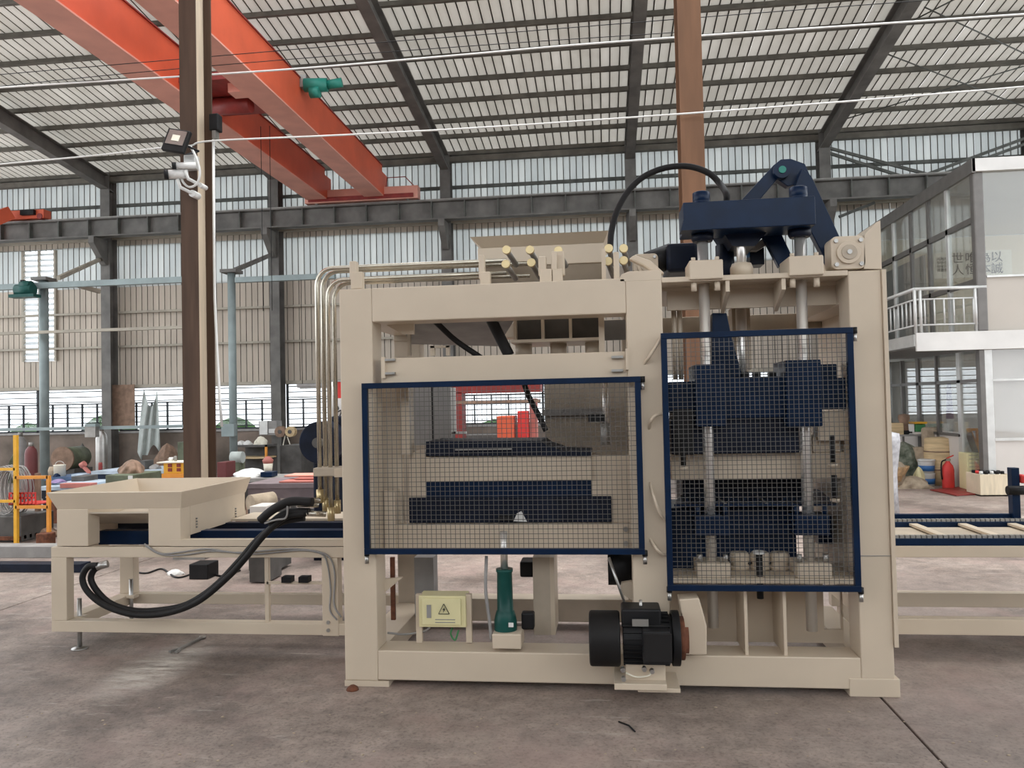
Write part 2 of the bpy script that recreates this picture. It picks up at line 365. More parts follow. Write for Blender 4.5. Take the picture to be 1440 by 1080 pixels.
# runway beam
rw = MB(); rz0, rz1 = 5.72, 6.16
rw.box(XL, XR, 17.25, 17.5, rz1-.03, rz1); rw.box(XL, XR, 17.25, 17.5, rz0, rz0+.03); rw.box(XL, XR, 17.37, 17.39, rz0, rz1)
ro = rw.build('runway_beam', 'steelwork'); tag(ro, 'long dark grey steel runway beam along the back wall under the red crane', 'beam')
for i in range(40):
    x = XL+.3+i*.76; MB().box(x-.012, x+.012, 17.26, 17.49, rz0+.03, rz1-.03).build('stiffener', 'girt', ro)
MB().box(XL, XR, 17.35, 17.41, rz1, rz1+.05).build('rail', 'steel_dull', ro)
# strip windows between the columns
wn = 0
for i in range(len(COLX)-1):
    x0, x1 = COLX[i]+.12, COLX[i+1]-.12; wn += 1
    f = MB(); fy = WY+.06
    f.box(x0, x1, fy, fy+.05, pz+.05, pz+.09).box(x0, x1, fy, fy+.05, z_win-.06, z_win-.02)
    zt = pz+.74; f.box(x0, x1, fy, fy+.04, zt-.015, zt+.015)
    n = 10
    for k in range(n+1):
        xx = x0+(x1-x0)*k/n; tall = k % 5 == 0
        f.box(xx-.025 if tall else xx-.014, xx+.025 if tall else xx+.014, fy, fy+.05, pz+.05, z_win-.04 if tall else zt)
    w = f.build('window_%d' % wn, 'window_frame'); w['kind'] = 'structure'
    for k in range(8):
        z = pz+.14+k*.13
        s_ = MB().add([(x0, fy+.05, z), (x1, fy+.05, z), (x1, fy+.10, z+.10), (x0, fy+.10, z+.10), (x0, fy+.055, z), (x1, fy+.055, z), (x1, fy+.105, z+.10), (x0, fy+.105, z+.10)], [(0,1,2,3), (7,6,5,4), (0,4,5,1), (2,6,7,3)])
        s_.build('glass_louvre', 'glass_louvre', w)
        MB().box(x0, x1, fy+.04, fy+.06, z-.016, z+.008).build('glazing_bar', 'window_frame', w)
# louvred opening at left
wn += 1
f = MB(); f.box(lw[0]-.03, lw[0]+.02, WY+.04, WY+.12, lw[2], lw[3]).box(lw[1]-.02, lw[1]+.03, WY+.04, WY+.12, lw[2], lw[3]).box((lw[0]+lw[1])/2-.015, (lw[0]+lw[1])/2+.015, WY+.04, WY+.12, lw[2], lw[3])
w = f.build('window_%d' % wn, 'tan_beam'); w['kind'] = 'structure'
nb = 20
for k in range(nb):
    z = lw[2]+(lw[3]-lw[2])*k/nb
    MB().add([(lw[0], WY+.05, z), (lw[1], WY+.05, z), (lw[1], WY+.14, z+.085), (lw[0], WY+.14, z+.085), (lw[0], WY+.056, z), (lw[1], WY+.056, z), (lw[1], WY+.146, z+.085), (lw[0], WY+.146, z+.085)],
             [(0,1,2,3), (7,6,5,4), (0,4,5,1), (2,6,7,3)]).build('louvre_slat', 'louvre_white', w)
# roof: eave beam as the root, ribbed sheets, purlins, rafters
ce = MB().box(XL, XR, WY-.25, WY-.1, roofz(WY)-.28, roofz(WY)-.16).build('ceiling', 'purlin'); ce['kind'] = 'structure'
def roof_sheet(y0, y1):
    w, pitch = .9, .18; prof = []; x = 0
    while x < w-1e-6: prof += [(x, 0), (x+pitch*.82, 0), (x+pitch*.83, .07), (x+pitch*.94, .07), (x+pitch*.95, 0)]; x += pitch
    prof.append((w, 0)); n = len(prof)
    vs = [(a, y0, roofz(y0)+b) for a, b in prof]+[(a, y1, roofz(y1)+b) for a, b in prof]
    me = bpy.data.meshes.new('roof_sheet'); me.from_pydata(vs, [], [(i, i+n, i+1+n, i+1) for i in range(n-1)]); me.materials.append(MATS['roof_sheet']); me.materials.append(MATS['groove_shade'])
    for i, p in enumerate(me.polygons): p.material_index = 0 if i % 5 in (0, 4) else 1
    return me
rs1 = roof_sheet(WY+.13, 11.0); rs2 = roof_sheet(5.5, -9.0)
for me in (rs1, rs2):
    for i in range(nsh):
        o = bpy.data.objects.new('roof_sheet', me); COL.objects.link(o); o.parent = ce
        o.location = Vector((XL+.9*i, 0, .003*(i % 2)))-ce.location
for py in (197, 172, 149, 120, 90, 55, 16, -28, -80):
    d = _ray(890, py); y = (roofz(0)-CH)/(d.z/d.y+.1207)
    p = MB(); z = roofz(y)-.01
    p.box(XL, XR, y-.01, y, z-.105, z).box(XL, XR, y-.07, y, z-.11, z-.10).box(XL, XR, y, y+.06, z-.02, z-.01)
    p.build('purlin', 'purlin', ce)
for y in range(-8, 6, 2):
    MB().box(XL, XR, y-.03, y+.03, roofz(y)-.17, roofz(y)-.01).build('purlin', 'purlin', ce)
for x in COLX:
    r = MB(); ya, yb = WY-.1, -9
    def sl(x0, x1, za, zb, y0=ya, y1=yb):
        r.add([(x0,y0,roofz(y0)-za),(x1,y0,roofz(y0)-za),(x1,y0,roofz(y0)-zb),(x0,y0,roofz(y0)-zb),(x0,y1,roofz(y1)-za),(x1,y1,roofz(y1)-za),(x1,y1,roofz(y1)-zb),(x0,y1,roofz(y1)-zb)],
              [(0,1,2,3),(7,6,5,4),(0,4,5,1),(1,5,6,2),(2,6,7,3),(3,7,4,0)])
    sl(x-.10, x+.10, .19, .17); sl(x-.006, x+.006, .50, .19); sl(x-.10, x+.10, .52, .50)
    r.build('rafter', 'steelwork', ce)
def rod(p, q, r=.012, m='girt', name='tie_rod', parent=ce): return MB().cyl(p, q, r, 6).build(name, m, parent)
for a, b in (((1245, 75), (1440, 150)), ((1440, 93), (1180, 170)), ((1262, 40), (1370, -15)), ((1440, 75), (1300, 10))):
    d1, d2 = _ray(*a), _ray(*b)
    P = [CAM+d*((roofz(0)-.28-CH)/(d.z+.1207*d.y)) for d in (d1, d2)]; rod(P[0], P[1])
# wall bracing at right (angle pairs)
for a, b in (((1165, 208), (1330, 252)), ((1165, 215), (1290, 255)), ((1290, 250), (1440, 195)), ((1300, 254), (1440, 203)), ((1180, 305), (1230, 285))):
    p, q = AY(*a, 17.72), AY(*b, 17.72); MB().bar(p, q, .05, .06).build('brace', 'girt', wb)

# overhead crane
cr = empty('overhead_crane', (-5.7, 4, 6.25), 'red overhead travelling crane with two long girders reaching to the back wall', 'crane')
def girder(x0, x1, z0, z1):
    g = MB().box(x0, x1, -9, 17.1, z0, z1-.02).build('girder', 'red_crane', cr)
    MB().box(x0-.02, x1+.02, -9, 17.1, z0-.025, z0).build('bottom_flange', 'red_pale', g)  # paler red stands in for floor light on the underside
    MB().box(x0-.02, x1+.02, -9, 17.1, z1-.02, z1).build('top_flange', 'red_dark', g)
    MB().prism([(x0, z0), (x1, z0), (x1, z1-.15), (x0, z1-.15)], 17.1, 17.5).build('girder_end', 'red_crane', cr)
    return g
girder(-6.62, -6.2, 6.30, 6.98); girder(-5.27, -4.86, 6.30, 6.98)
x0, x1 = AY(432, 290, 17.4).x, AY(590, 290, 17.4).x
MB().box(x0, x1, 17.24, 17.50, 6.23, 6.52).build('end_carriage', 'red_pale', cr, .01)
MB().box(x0+.1, x1-.1, 17.20, 17.26, 6.25, 6.34).build('carriage_plate', 'red_dark', cr)
for xx in (x0+.25, x1-.25): MB().cyl((xx, 17.3, 6.26), (xx, 17.44, 6.26), .05, 16).build('wheel', 'steel_dull', cr)
MB().tube([(x1-.75, 17.3, 6.5), (x1-.72, 17.3, 6.74), (x1-.3, 17.3, 6.74), (x1-.08, 17.3, 6.5), (x1-.05, 17.3, 6.25)], .012, 6).build('guard_rail', 'red_dark', cr)
# trolley with hoist drum between the girders
tp = AZ(350, 135, 6.35)
MB().box(-6.25, -5.2, tp.y-.5, tp.y+.9, 6.42, 6.54).build('trolley_frame', 'red_dark', cr)
MB().cyl((-6.05, tp.y+.2, 6.30), (-5.4, tp.y+.2, 6.30), .13, 16).build('hoist_drum', 'red_dark', cr)
MB().box(-5.50, -5.28, tp.y-.35, tp.y-.1, 6.28, 6.44).build('gear_box', 'red_pale', cr)
for dx in (-.08, .08): MB().cyl((-5.7+dx, tp.y+1.4, 6.4), (-5.7+dx, tp.y+1.4, 3.2), .006, 5).build('hoist_rope', 'black', cr)
# green travel motor on girder 2
gm = AX(428, 120, -4.8)
mo = MB().cyl(gm+Vector((.0, 0, 0)), gm+Vector((.38, .05, 0)), .11, 18).build('travel_motor', 'green_motor', cr)
MB().cyl(gm+Vector((.38, .05, 0)), gm+Vector((.62, .08, .04)), .075, 16).build('motor_cap', 'green_motor', mo)
MB().cyl(gm+Vector((.10, .0, -.13)), gm+Vector((.26, .0, -.13)), .09, 16).build('brake', 'green_motor', mo)
MB().box(gm.x-.12, gm.x+.05, gm.y-.05, gm.y+.12, gm.z-.04, gm.z+.16).build('mount', 'steel_dull', mo)
# second crane carriage far left
r2 = empty('crane_carriage', AY(30, 318, 17.3), 'red crane end carriage at the left end of the runway beam', 'crane')
xa, xb = AY(-60, 310, 17.35).x, AY(66, 310, 17.35).x
MB().box(xa, xb, 17.24, 17.5, 6.23, 6.44).build('carriage_beam', 'red_crane', r2, .01)
MB().box(xb-.55, xb-.2, 17.15, 17.27, 6.30, 6.42).build('drive_unit', 'black', r2)
MB().cyl((xb-.1, 17.22, 6.27), (xb-.1, 17.36, 6.27), .07, 14).build('wheel', 'red_dark', r2)
PA = AY(-30, 300, 16.6); MB().bar(AY(12, 300, 17.0), AY(-60, 330, 16.0), .3, .3).build('girder_end', 'red_crane', r2)

# two big brown columns in the hall
def big_col(px, label, w, m1, m2, X=None):
    y = 7.6; x = X*7.6/9.3; w *= 7.6/9.3; top = roofz(y)-.5
    c = empty('steel_column', (x, y+.2, 0), label, 'column', 'tall steel columns of the hall')
    MB().box(x-w/2, x+w/2, y, y+.018, 0, top).build('front_flange', m1, c)
    MB().box(x-w/2, x+w/2, y+.322, y+.34, 0, top).build('rear_flange', m1, c)
    MB().box(x-.006, x+.006, y+.018, y+.322, 0, top).build('web', m2, c)
    MB().box(x-w/2-.08, x+w/2+.08, y-.08, y+.42, 0, .025).build('base_plate', 'steel_dull', c)
    for sx in (-1, 1):
        for yy in (y-.04, y+.38): MB().cyl((x+sx*(w/2+.04), yy, .025), (x+sx*(w/2+.04), yy, .06), .018, 6).build('anchor_bolt', 'steel', c)
    return c
bc = big_col(0, 'tall brown steel column with floodlight and cameras behind the cream hopper', .22, 'brown_column', 'brown_column_lit', -5.16)
big_col(0, 'tall orange brown steel column rising behind the navy crosshead', .27, 'orange_column', 'brown_column', 1.105)
# floodlight, cameras, conduit and white cable on the left column
p = AY(247, 196, 7.35)
fl_ = empty('floodlight', p, 'black square floodlight mounted on the brown column', 'lamp')
R_ = Matrix.Rotation(math.radians(-22), 4, 'Y') @ Matrix.Rotation(math.radians(18), 4, 'X')
def rb(mb, x0, x1, y0, y1, z0, z1, R, c):
    k = len(mb.v); mb.box(x0, x1, y0, y1, z0, z1)
    for i in range(k, len(mb.v)): mb.v[i] = R @ mb.v[i] + c
    return mb
R_ = Matrix.Rotation(math.radians(12), 4, 'Y') @ Matrix.Rotation(math.radians(-15), 4, 'X')
rb(MB(), -.12, .12, 0, .05, -.13, .12, R_, p).build('housing', 'black', fl_, .01)
rb(MB(), -.095, .095, -.006, 0, -.06, .10, R_, p).build('glass_face', 'steel', fl_)
rb(MB(), -.04, .04, -.010, -.006, -.02, .045, R_, p).build('led_panel', 'paper', fl_)
MB().tube([p+Vector((.1, .05, -.06)), p+Vector((.16, .15, -.08)), Vector((-4.25, 7.6, p.z-.08))], .012, 6).build('arm', 'black', fl_)
def camera_unit(px, py, label, m='white', s=1.0):
    c = AY(px, py, 7.4); e = empty('security_camera', c, label, 'camera', 'cameras on the brown column')
    MB().cyl(c+Vector((-.10, -.04, .0)), c+Vector((.07, .05, .02)), .045*s, 14).build('body', m, e)
    MB().cyl(c+Vector((-.13, -.055, -.003)), c+Vector((-.095, -.037, .0)), .05*s, 14).build('lens_hood', 'black', e)
    MB().tube([c+Vector((-.02, 0, -.04)), c+Vector((.0, .02, -.12)), c+Vector((.09, .1, -.17))], .018, 8).build('arm', m, e)
    MB().cyl(c+Vector((.09, .08, -.17)), c+Vector((.09, .20, -.17)), .036*s, 14).build('mount', m, e)
camera_unit(252, 246, 'white bullet security camera pointing left, lower on the brown column')
camera_unit(263, 234, 'small white security camera tucked right of the other one', 'white', .7)
p = AY(266, 227, 7.5); jb = MB().box(p.x-.06, p.x+.06, 7.5, 7.6, p.z-.07, p.z+.07).build('junction_box', 'alu_light', None, .006); tag(jb, 'grey junction box on the brown column above the cameras', 'box')
pts = spline([AY(*q, 7.45) for q in ((268, 206), (276, 222), (281, 242), (277, 258), (266, 263), (257, 255), (255, 243))]); tag(MB().tube(pts, .012, 6).build('cable', 'white'), 'white cable looping down beside the security cameras', 'cable')
pts = [AY(300, 196, 7.85), AY(301, 340, 7.85), AY(302, 420, 7.85), AY(305, 490, 7.82), AY(309, 560, 7.78), AY(312, 600, 7.75)]
tag(MB().tube(pts, .016, 6).build('conduit', 'white'), 'white conduit hanging down the right side of the brown column', 'pipe')
p = AY(303, 172, 7.85); e = empty('floodlight', p, 'small dark lamp on the right edge of the brown column', 'lamp')
MB().box(p.x-.05, p.x+.05, 7.80, 7.91, p.z-.1, p.z+.08).build('housing', 'black', e, .01); MB().box(p.x-.02, p.x+.02, 7.81, 7.89, p.z-.18, p.z-.1).build('bracket', 'steel', e)

# long cables strung across the hall (Y about 10)
def cable(px, Y, r, m, label):
    o = MB().tube(spline([AY(x, y, Y) for x, y in px], 6), r*.8, 6).build('overhead_cable', m); tag(o, label, 'cable', 'cables strung across the hall')
cable([(-60, 238), (0, 231), (130, 219), (235, 207), (268, 205), (300, 198), (480, 190), (700, 178), (990, 158), (1200, 142), (1500, 117)], 7.5, .011, 'white', 'lowest white cable crossing from the floodlight column towards the glass office')
cable([(-60, 127), (100, 117), (400, 98), (640, 78), (800, 64), (990, 50), (1200, 36), (1500, 16)], 9.25, .014, 'white', 'white cable crossing above, just over the orange brown column top')
cable([(-60, 110), (150, 92), (480, 64), (700, 47), (990, 24), (1440, -10)], 9.15, .006, 'black', 'thin black wire strung above the upper white cable')
cable([(-60, 128), (150, 106), (400, 84), (700, 62), (960, 45)], 9.7, .006, 'black', 'thin black wire running just beside the upper white cable')

# blue grey post frame along the back aisle (small gantry)
pf = empty('post_frame', (-9, 14, 0), 'blue grey steel post frame with cross beams standing before the back wall', 'frame')
PY = 14.0
for a, c_, t in ((51, 63, 394), (318, 329, 383)):
    x0, x1, z0, z1 = RC(a, t, c_, 640, PY); xm = (x0+x1)/2
    MB().cyl((xm, PY+.1, 0), (xm, PY+.1, z1), (x1-x0)/2*.95, 20).build('post', 'post_blue', pf)
    MB().box(xm-.2, xm+.2, PY-.1, PY+.3, 0, .02).build('base_plate', 'steel_dull', pf)
    MB().box(xm-.16, xm+.16, PY-.05, PY+.25, z1, z1+.06).build('cap_plate', 'steelwork', pf)
def HB(a, b, th, Y, dep, m, parent, name='beam'):
    p, q = AY(*a, Y), AY(*b, Y); z = (p.z+q.z)/2; return MB().box(p.x, q.x, Y, Y+dep, z-th/2, z+th/2).build(name, m, parent)
HB((-60, 404), (258, 395), .11, PY-.12, .1, 'post_blue', pf); HB((330, 393), (470, 388), .10, PY-.12, .1, 'post_blue', pf)
HB((-60, 469), (258, 462), .055, PY-.12, .08, 'tan_beam', pf); HB((-60, 606), (258, 599), .06, PY-.12, .06, 'post_blue', pf)
for a, b in (((82, 391), (140, 365)), ((330, 380), (382, 358)), ((105, 400), (140, 410))):
    MB().bar(AY(*a, PY), AY(*b, WY-.5 if b[1] < 400 else PY+.6), .06, .08).build('brace', 'tan_beam' if a[0] < 200 else 'steelwork', pf)
# green hoist on the left post
p = AY(32, 410, PY-.35); e = empty('electric_hoist', p, 'dark green electric hoist hung beside the left blue grey post', 'hoist')
MB().cyl(p+Vector((-.12, 0, .03)), p+Vector((.22, 0, .03)), .11, 16).build('drum', 'teal_dark', e)
MB().cyl(p+Vector((-.02, 0, .11)), p+Vector((.18, 0, .11)), .09, 16).build('motor', 'teal_dark', e)
MB().box(p.x-.22, p.x+.3, p.y-.1, p.y+.1, p.z-.12, p.z-.06).build('cross_bar', 'teal_dark', e)
MB().box(p.x-.03, p.x+.03, p.y-.03, p.y+.24, p.z+.1, p.z+.22).build('hanger', 'black', e)
# small grey boxes etc on posts
def BT(name, m, a, b, c, d, Y, dep, label, cat, group=None, bevel=.005):
    o = B(name, m, a, b, c, d, Y, dep, None, bevel); return tag(o, label, cat, group)
BT('control_box', 'post_blue', 311, 596, 329, 614, 13.85, .12, 'blue grey control box on the slim post right of the brown column', 'box')
e = empty('control_box', AY(376, 605, 17.2), 'grey and white electrical cabinet on the wall column beside the cable reels', 'box')
B('cabinet', 'grey', 364, 592, 389, 612, 17.2, .3, e, .005); B('cabinet_door', 'alu_light', 365, 592, 376, 611, 17.17, .03, e)
B('label_plate', 'white', 378, 603, 387, 609, 17.19, .01, e)
e = empty('power_box', AY(124, 606, 13.76), 'pale power box hanging on the low beam beside the silver gas cylinder', 'box')
B('case', 'steel_dull', 119, 599, 134, 615, 13.76, .12, e, .004); B('lid', 'post_blue', 119, 596, 134, 600, 13.74, .14, e)
for px, nm in ((396, 'brown wooden cable reel hanging on the wall column, left one'), (410, 'pale wooden cable reel hanging on the wall column, right one')):
    c = AY(px, 607, 17.0); e = empty('cable_reel', c, nm, 'reel', 'cable reels on the wall column')
    m_ = 'brown' if px < 400 else 'wood'
    for dy in (-.10, .02): MB().cyl(c+Vector((0, dy, 0)), c+Vector((0, dy+.02, 0)), .125 if px < 400 else .115, 20).build('flange', m_, e)
    MB().cyl(c+Vector((0, -.115, 0)), c+Vector((0, .035, 0)), .045, 16).build('core', 'grey_dark', e)
tag(MB().tube(spline([AY(*q, 16.95) for q in ((401, 612), (398, 630), (403, 638), (408, 628), (404, 614))]), .012, 6).build('rope', 'paper'), 'pale rope loop hanging under the cable reels', 'rope')

# board and cloth in the window bay
BT('board', 'brown', 156, 541, 189, 602, 17.9, .03, 'reddish brown board covering the window beside the second wall column', 'board')
c0 = [AY(x, 545, 17.75) for x in (203, 221)]
def cloth(u, v):
    top = 612+ (0 if True else 0)
    xl = 203-8*v**.7*1.2; xr = 221+5*v; y0 = 546; x = xl+(xr-xl)*u; sag = 26*math.sin(math.pi*u)**.7*(1-v)
    yb = 640+10*math.sin(u*7)-12*abs(u-.35)
    y = y0+sag+(yb-y0-sag)*v
    return AY(x, y, 17.72+.05*math.sin(u*16+v*3))
tag(MB().grid(cloth, 26, 14).build('cloth', 'curtain'), 'pale grey cloth hung from two points across the window', 'cloth')
BT('wall_board', 'parapet', 188, 640, 250, 652, 17.7, .05, 'dark stained board leaning on the parapet under the hung cloth', 'board')

# ================================================================== GLASS OFFICE at the right
OX, OYF = 5.64, 12.5
of = empty('glass_office', (7.6, 15, 0), 'two storey white and glass office with a balcony at the right', 'building')
def sy(px, py=600): return AX(px, py, OX).y
ztop0, ztop1 = AY(1368, 242, OYF).z, AY(1368, 226, OYF).z
OYB = 17.7; XE = 10.5
MB().box(OX-.04, XE, OYF-.05, OYF+.0, ztop0, ztop1+.02).build('roof_fascia', 'fascia', of)
MB().box(OX-.05, OX, OYF-.05, OYB, ztop0-.02, ztop1+.02).build('roof_fascia', 'alu', of)
MB().box(OX, XE, OYF, OYB, ztop0+.02, ztop0+.08).build('office_ceiling', 'white_panel', of)
zf0, zf1 = AY(1370, 492, OYF).z, AY(1370, 466, OYF).z      # floor slab / fascia
bxl = AY(1287, 480, OYF).x
MB().box(bxl, XE, OYF-.05, OYF, zf0, zf1).build('balcony_fascia', 'fascia', of, .004)
MB().box(bxl, XE, OYF, OYB, zf0+.06, zf1-.06).build('floor_slab', 'alu', of)
MB().box(bxl-.02, bxl+.03, OYF, OYB, zf0+.08, zf1-.02).build('slab_edge', 'alu_light', of)
MB().box(OX+.02, XE, OYF+.02, OYB, 0, .02).build('ground_floor', 'white_panel', of)
MB().box(OX+.1, XE, OYB-.05, OYB, zf1, ztop0).build('rear_wall', 'beige_wall', of)
MB().box(OX+.1, XE, OYB-1.2, OYB-1.15, .02, zf0).build('rear_wall', 'white_panel', of)
# corner post, front faces
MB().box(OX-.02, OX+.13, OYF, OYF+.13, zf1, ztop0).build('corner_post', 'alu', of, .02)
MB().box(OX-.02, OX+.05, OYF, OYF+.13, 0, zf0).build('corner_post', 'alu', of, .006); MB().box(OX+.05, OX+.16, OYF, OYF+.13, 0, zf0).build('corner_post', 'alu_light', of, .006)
zmid = AY(1420, 386, OYF).z
MB().box(OX+.13, XE, OYF+.03, OYF+.08, zf1, zmid-.02).build('wall_panel', 'beige_panel', of)
MB().box(OX+.13, XE, OYF, OYF+.08, zmid-.03, zmid).build('window_rail', 'alu_light', of)
MB().box(OX+.13, XE, OYF+.02, OYF+.03, zmid, ztop0).build('front_pane', 'glass', of)
MB().box(OX+.86, OX+.92, OYF, OYF+.06, zmid, ztop0).build('mullion', 'alu', of)
# lower front: white panel below, milky panes above
zl = AY(1420, 617, OYF).z; zl2 = AY(1420, 534, OYF).z
MB().box(OX+.16, XE, OYF+.02, OYF+.06, 0, zl-.03).build('wall_panel', 'white_panel', of)
MB().box(OX+.16, XE, OYF, OYF+.06, zl-.03, zl+.01).build('window_rail', 'alu_light', of)
MB().box(OX+.16, XE, OYF, OYF+.06, zl2-.015, zl2+.015).build('window_rail', 'alu_light', of)
MB().box(OX+.16, XE, OYF+.03, OYF+.04, zl, zl2).build('front_pane', 'glass_milky', of)
MB().box(OX+.16, XE, OYF+.03, OYF+.04, zl2, zf0).build('front_pane', 'glass_milky', of)
# side face: upper storey
def ypx(px, z):   # depth on the side plane for an image column
    lo, hi = 10., 30.
    for _ in range(40):
        m_ = (lo+hi)/2; d = Vector((OX, m_, z))-CAM; x = 720+FOC*d.dot(_r)/d.dot(_f)
        if x > px: lo = m_
        else: hi = m_
    return lo
ups = [ypx(p_, 4) for p_ in (1333, 1307, 1282, 1258)]
zu = AX(1333, 328, OX).z
zr = AX(1364, 311, OX).z
ys_ = [OYF+.13]+ups+[OYB]
for i, y in enumerate(ups): MB().box(OX-.02, OX+.04, y-.04, y+.04, zf1, ztop0).build('mullion', 'alu_light' if i in (0, 3) else 'alu', of)
MB().box(OX-.02, OX+.05, OYF+.1, OYB, zr-.05, zr+.04).build('window_rail', 'alu', of)
zr2 = AX(1362, 398, OX).z
MB().box(OX-.02, OX+.05, OYF+.1, OYB, zr2-.05, zr2+.03).build('window_rail', 'alu', of)
for a, b in zip(ys_[:-1], ys_[1:]):
    MB().box(OX+.0, OX+.01, a+.03, b-.03, zr+.04, ztop0-.02).build('side_pane', 'glass', of)
    MB().box(OX+.0, OX+.01, a+.03, b-.03, zf1, zr-.05).build('side_pane', 'glass', of)
MB().box(OX+.2, OX+.24, ups[2], OYB, zf1, zr-.1).build('curtain', 'grey', of)
# side face: lower storey
lows = [ypx(p_, 1.5) for p_ in (1350, 1318, 1292, 1269, 1249)]
ly = [OYF+.13]+lows+[OYB]
zd = AX(1350, 536, OX).z
for i, y in enumerate(lows): MB().box(OX-.02, OX+.05, y-(.06 if i in (0, 2) else .03), y+(.06 if i in (0, 2) else .03), 0, zf0).build('mullion', 'alu_light' if i == 0 else 'alu', of)
MB().box(OX-.02, OX+.04, OYF+.1, OYB, zd-.03, zd+.02).build('window_rail', 'alu', of)
zk = AX(1340, 611, OX).z
MB().box(OX-.02, OX+.04, lows[0], OYB, zk-.025, zk+.02).build('window_rail', 'alu', of)
for i, (a, b) in enumerate(zip(ly[:-1], ly[1:])):
    MB().box(OX+.0, OX+.01, a+.03, b-.03, zd+.02, zf0).build('side_pane', 'glass', of)
    MB().box(OX+.0, OX+.01, a+.03, b-.03, .9 if i else .02, zd-.03).build('side_pane', 'glass', of)
    if i: MB().box(OX+.0, OX+.03, a+.03, b-.03, .0, zk-.02).build('kick_panel', 'white_panel', of)
MB().box(OX+.3, OX+.34, ly[0]+.1, lows[0]-.1, .02, 1.95).build('inner_door', 'white_panel', of)
# stair inside seen through the lower glass
for k in range(9):
    MB().box(OX+1.2, OX+2.0, 13.6+k*.28, 13.9+k*.28, 2.1-k*.22, 2.14-k*.22).build('stair_tread', 'alu_light', of)
MB().bar((OX+1.2, 13.5, 2.1), (OX+1.2, 16.2, .1), .04, .12).build('stair_stringer', 'alu_light', of)
# railing of the balcony
rl = MB(); zR = AY(1330, 405, OYF).z
rl.cyl((bxl+.02, OYF+.02, zR), (OX+.12, OYF+.02, zR), .028, 10).cyl((bxl+.02, OYF+.02, zR), (bxl+.02, OYB, zR), .028, 10)
z1_, z2_ = zR-.16, zf1+.12
for z in (z1_, z2_): rl.cyl((bxl+.02, OYF+.02, z), (OX+.0, OYF+.02, z), .014, 8).cyl((bxl+.02, OYF+.02, z), (bxl+.02, OYB, z), .014, 8)
for x, y in ((bxl+.02, OYF+.02), (bxl+.1, OYF+.02), (OX-.04, OYF+.02)): rl.cyl((x, y, zf1), (x, y, zR), .024, 10)
rail = rl.build('railing', 'alu_light', of)
bm1 = MB().cyl((bxl+.02, OYF+.02, z2_), (bxl+.02, OYF+.02, z1_), .013, 6).build('baluster', 'alu_light', rail)
for k in range(1, 8): o = bm1.copy(); COL.objects.link(o); o.location = (.14*k-.0, 0, 0) if k else (0, 0, 0)
k = 0
while .17*(k+1) < OYB-OYF-.1: k += 1; o = bm1.copy(); COL.objects.link(o); o.location = (0, .17*k, 0)
# calligraphy banner on the rear wall upstairs
bp0 = AY(1313, 355, 16.9); bp1 = AY(1423, 388, 16.9)
x0, x1 = AY(1313, 370, 16.9).x, AY(1423, 370, 16.9).x; z0, z1 = AY(1368, 390, 16.9).z, AY(1368, 353, 16.9).z
ban = empty('calligraphy_banner', ((x0+x1)/2, 16.9, z0), 'cream calligraphy banner with black characters inside the upper office', 'banner')
MB().box(x0, x1, 16.9, 16.92, z0, z1).build('scroll', 'paper', ban)
chs = [(1347, '世', '人'), (1366, '唯', '恒'), (1385, '為', '本'), (1402, '以', '誠')]
for px, a, b in chs:
    xx = AY(px, 370, 16.88).x
    text('character', a, 'ink', (xx, 16.885, z0+(z1-z0)*.72), .24, ban); text('character', b, 'ink', (xx, 16.885, z0+(z1-z0)*.28), .24, ban)
for k in range(3):
    xx = AY(1320+k*5, 370, 16.88).x; text('small_character', '丙\n申\n年\n書', 'ink', (xx, 16.885, (z0+z1)/2+.01), .075, ban)

# ================================================================== THE BLOCK MACHINE
D = 4.13
mc = empty('block_making_machine', (0, D+.6, 0), 'large cream steel block making machine with two navy mesh guards', 'machine')
xL0, xL1 = -1.428, -1.245
xM0, xM1 = .125, .312
xR0, xR1 = 1.245, 1.405
zt = 2.15
dp = .18
MB().box(xL0, xL1, D, D+dp, .03, zt).build('left_post', 'cream', mc, .006)
MB().box(xL0-.002, xL1+.06, D-.003, D+dp, 0, .03).build('foot_pad', 'cream', mc)
MB().box(xL1, xM0, D, D+dp, 1.965, zt).build('top_beam', 'cream', mc, .006)
MB().box(xL1, xR0, D, D+dp, .035, .192).build('base_beam', 'cream', mc, .006)
MB().box(xM0, xM1, D, D+dp, .192, zt-.015).build('middle_post', 'cream', mc, .006)
MB().prism([(xM0-.03, zt), (xM0-.02, zt+.02), (xM0+.02, zt+.035), (xM1, zt+.035), (xM1, zt-.02), (xM0-.03, zt-.02)], D, D+dp).build('post_cap', 'cream', mc, .004)
MB().box(xR0, xR1, D, D+dp, .03, 2.14).build('right_post', 'cream', mc, .006)
MB().box(xR0-.06, xR1+.022, D-.004, D+dp, -.0, .09).build('foot_pad', 'cream', mc, .003)
MB().box(xR1, xR1+.02, D-.012, D+1.2, .25, 2.14).build('side_plate', 'cream', mc)
PR('side_fin', 'cream', [(1215, 378), (1216, 330), (1233, 312), (1238, 310), (1240, 378)], D+.02, .9, mc)
MB().box(xR0, xR1, D-.004, D, .70, .703).build('seam', 'grey', mc)
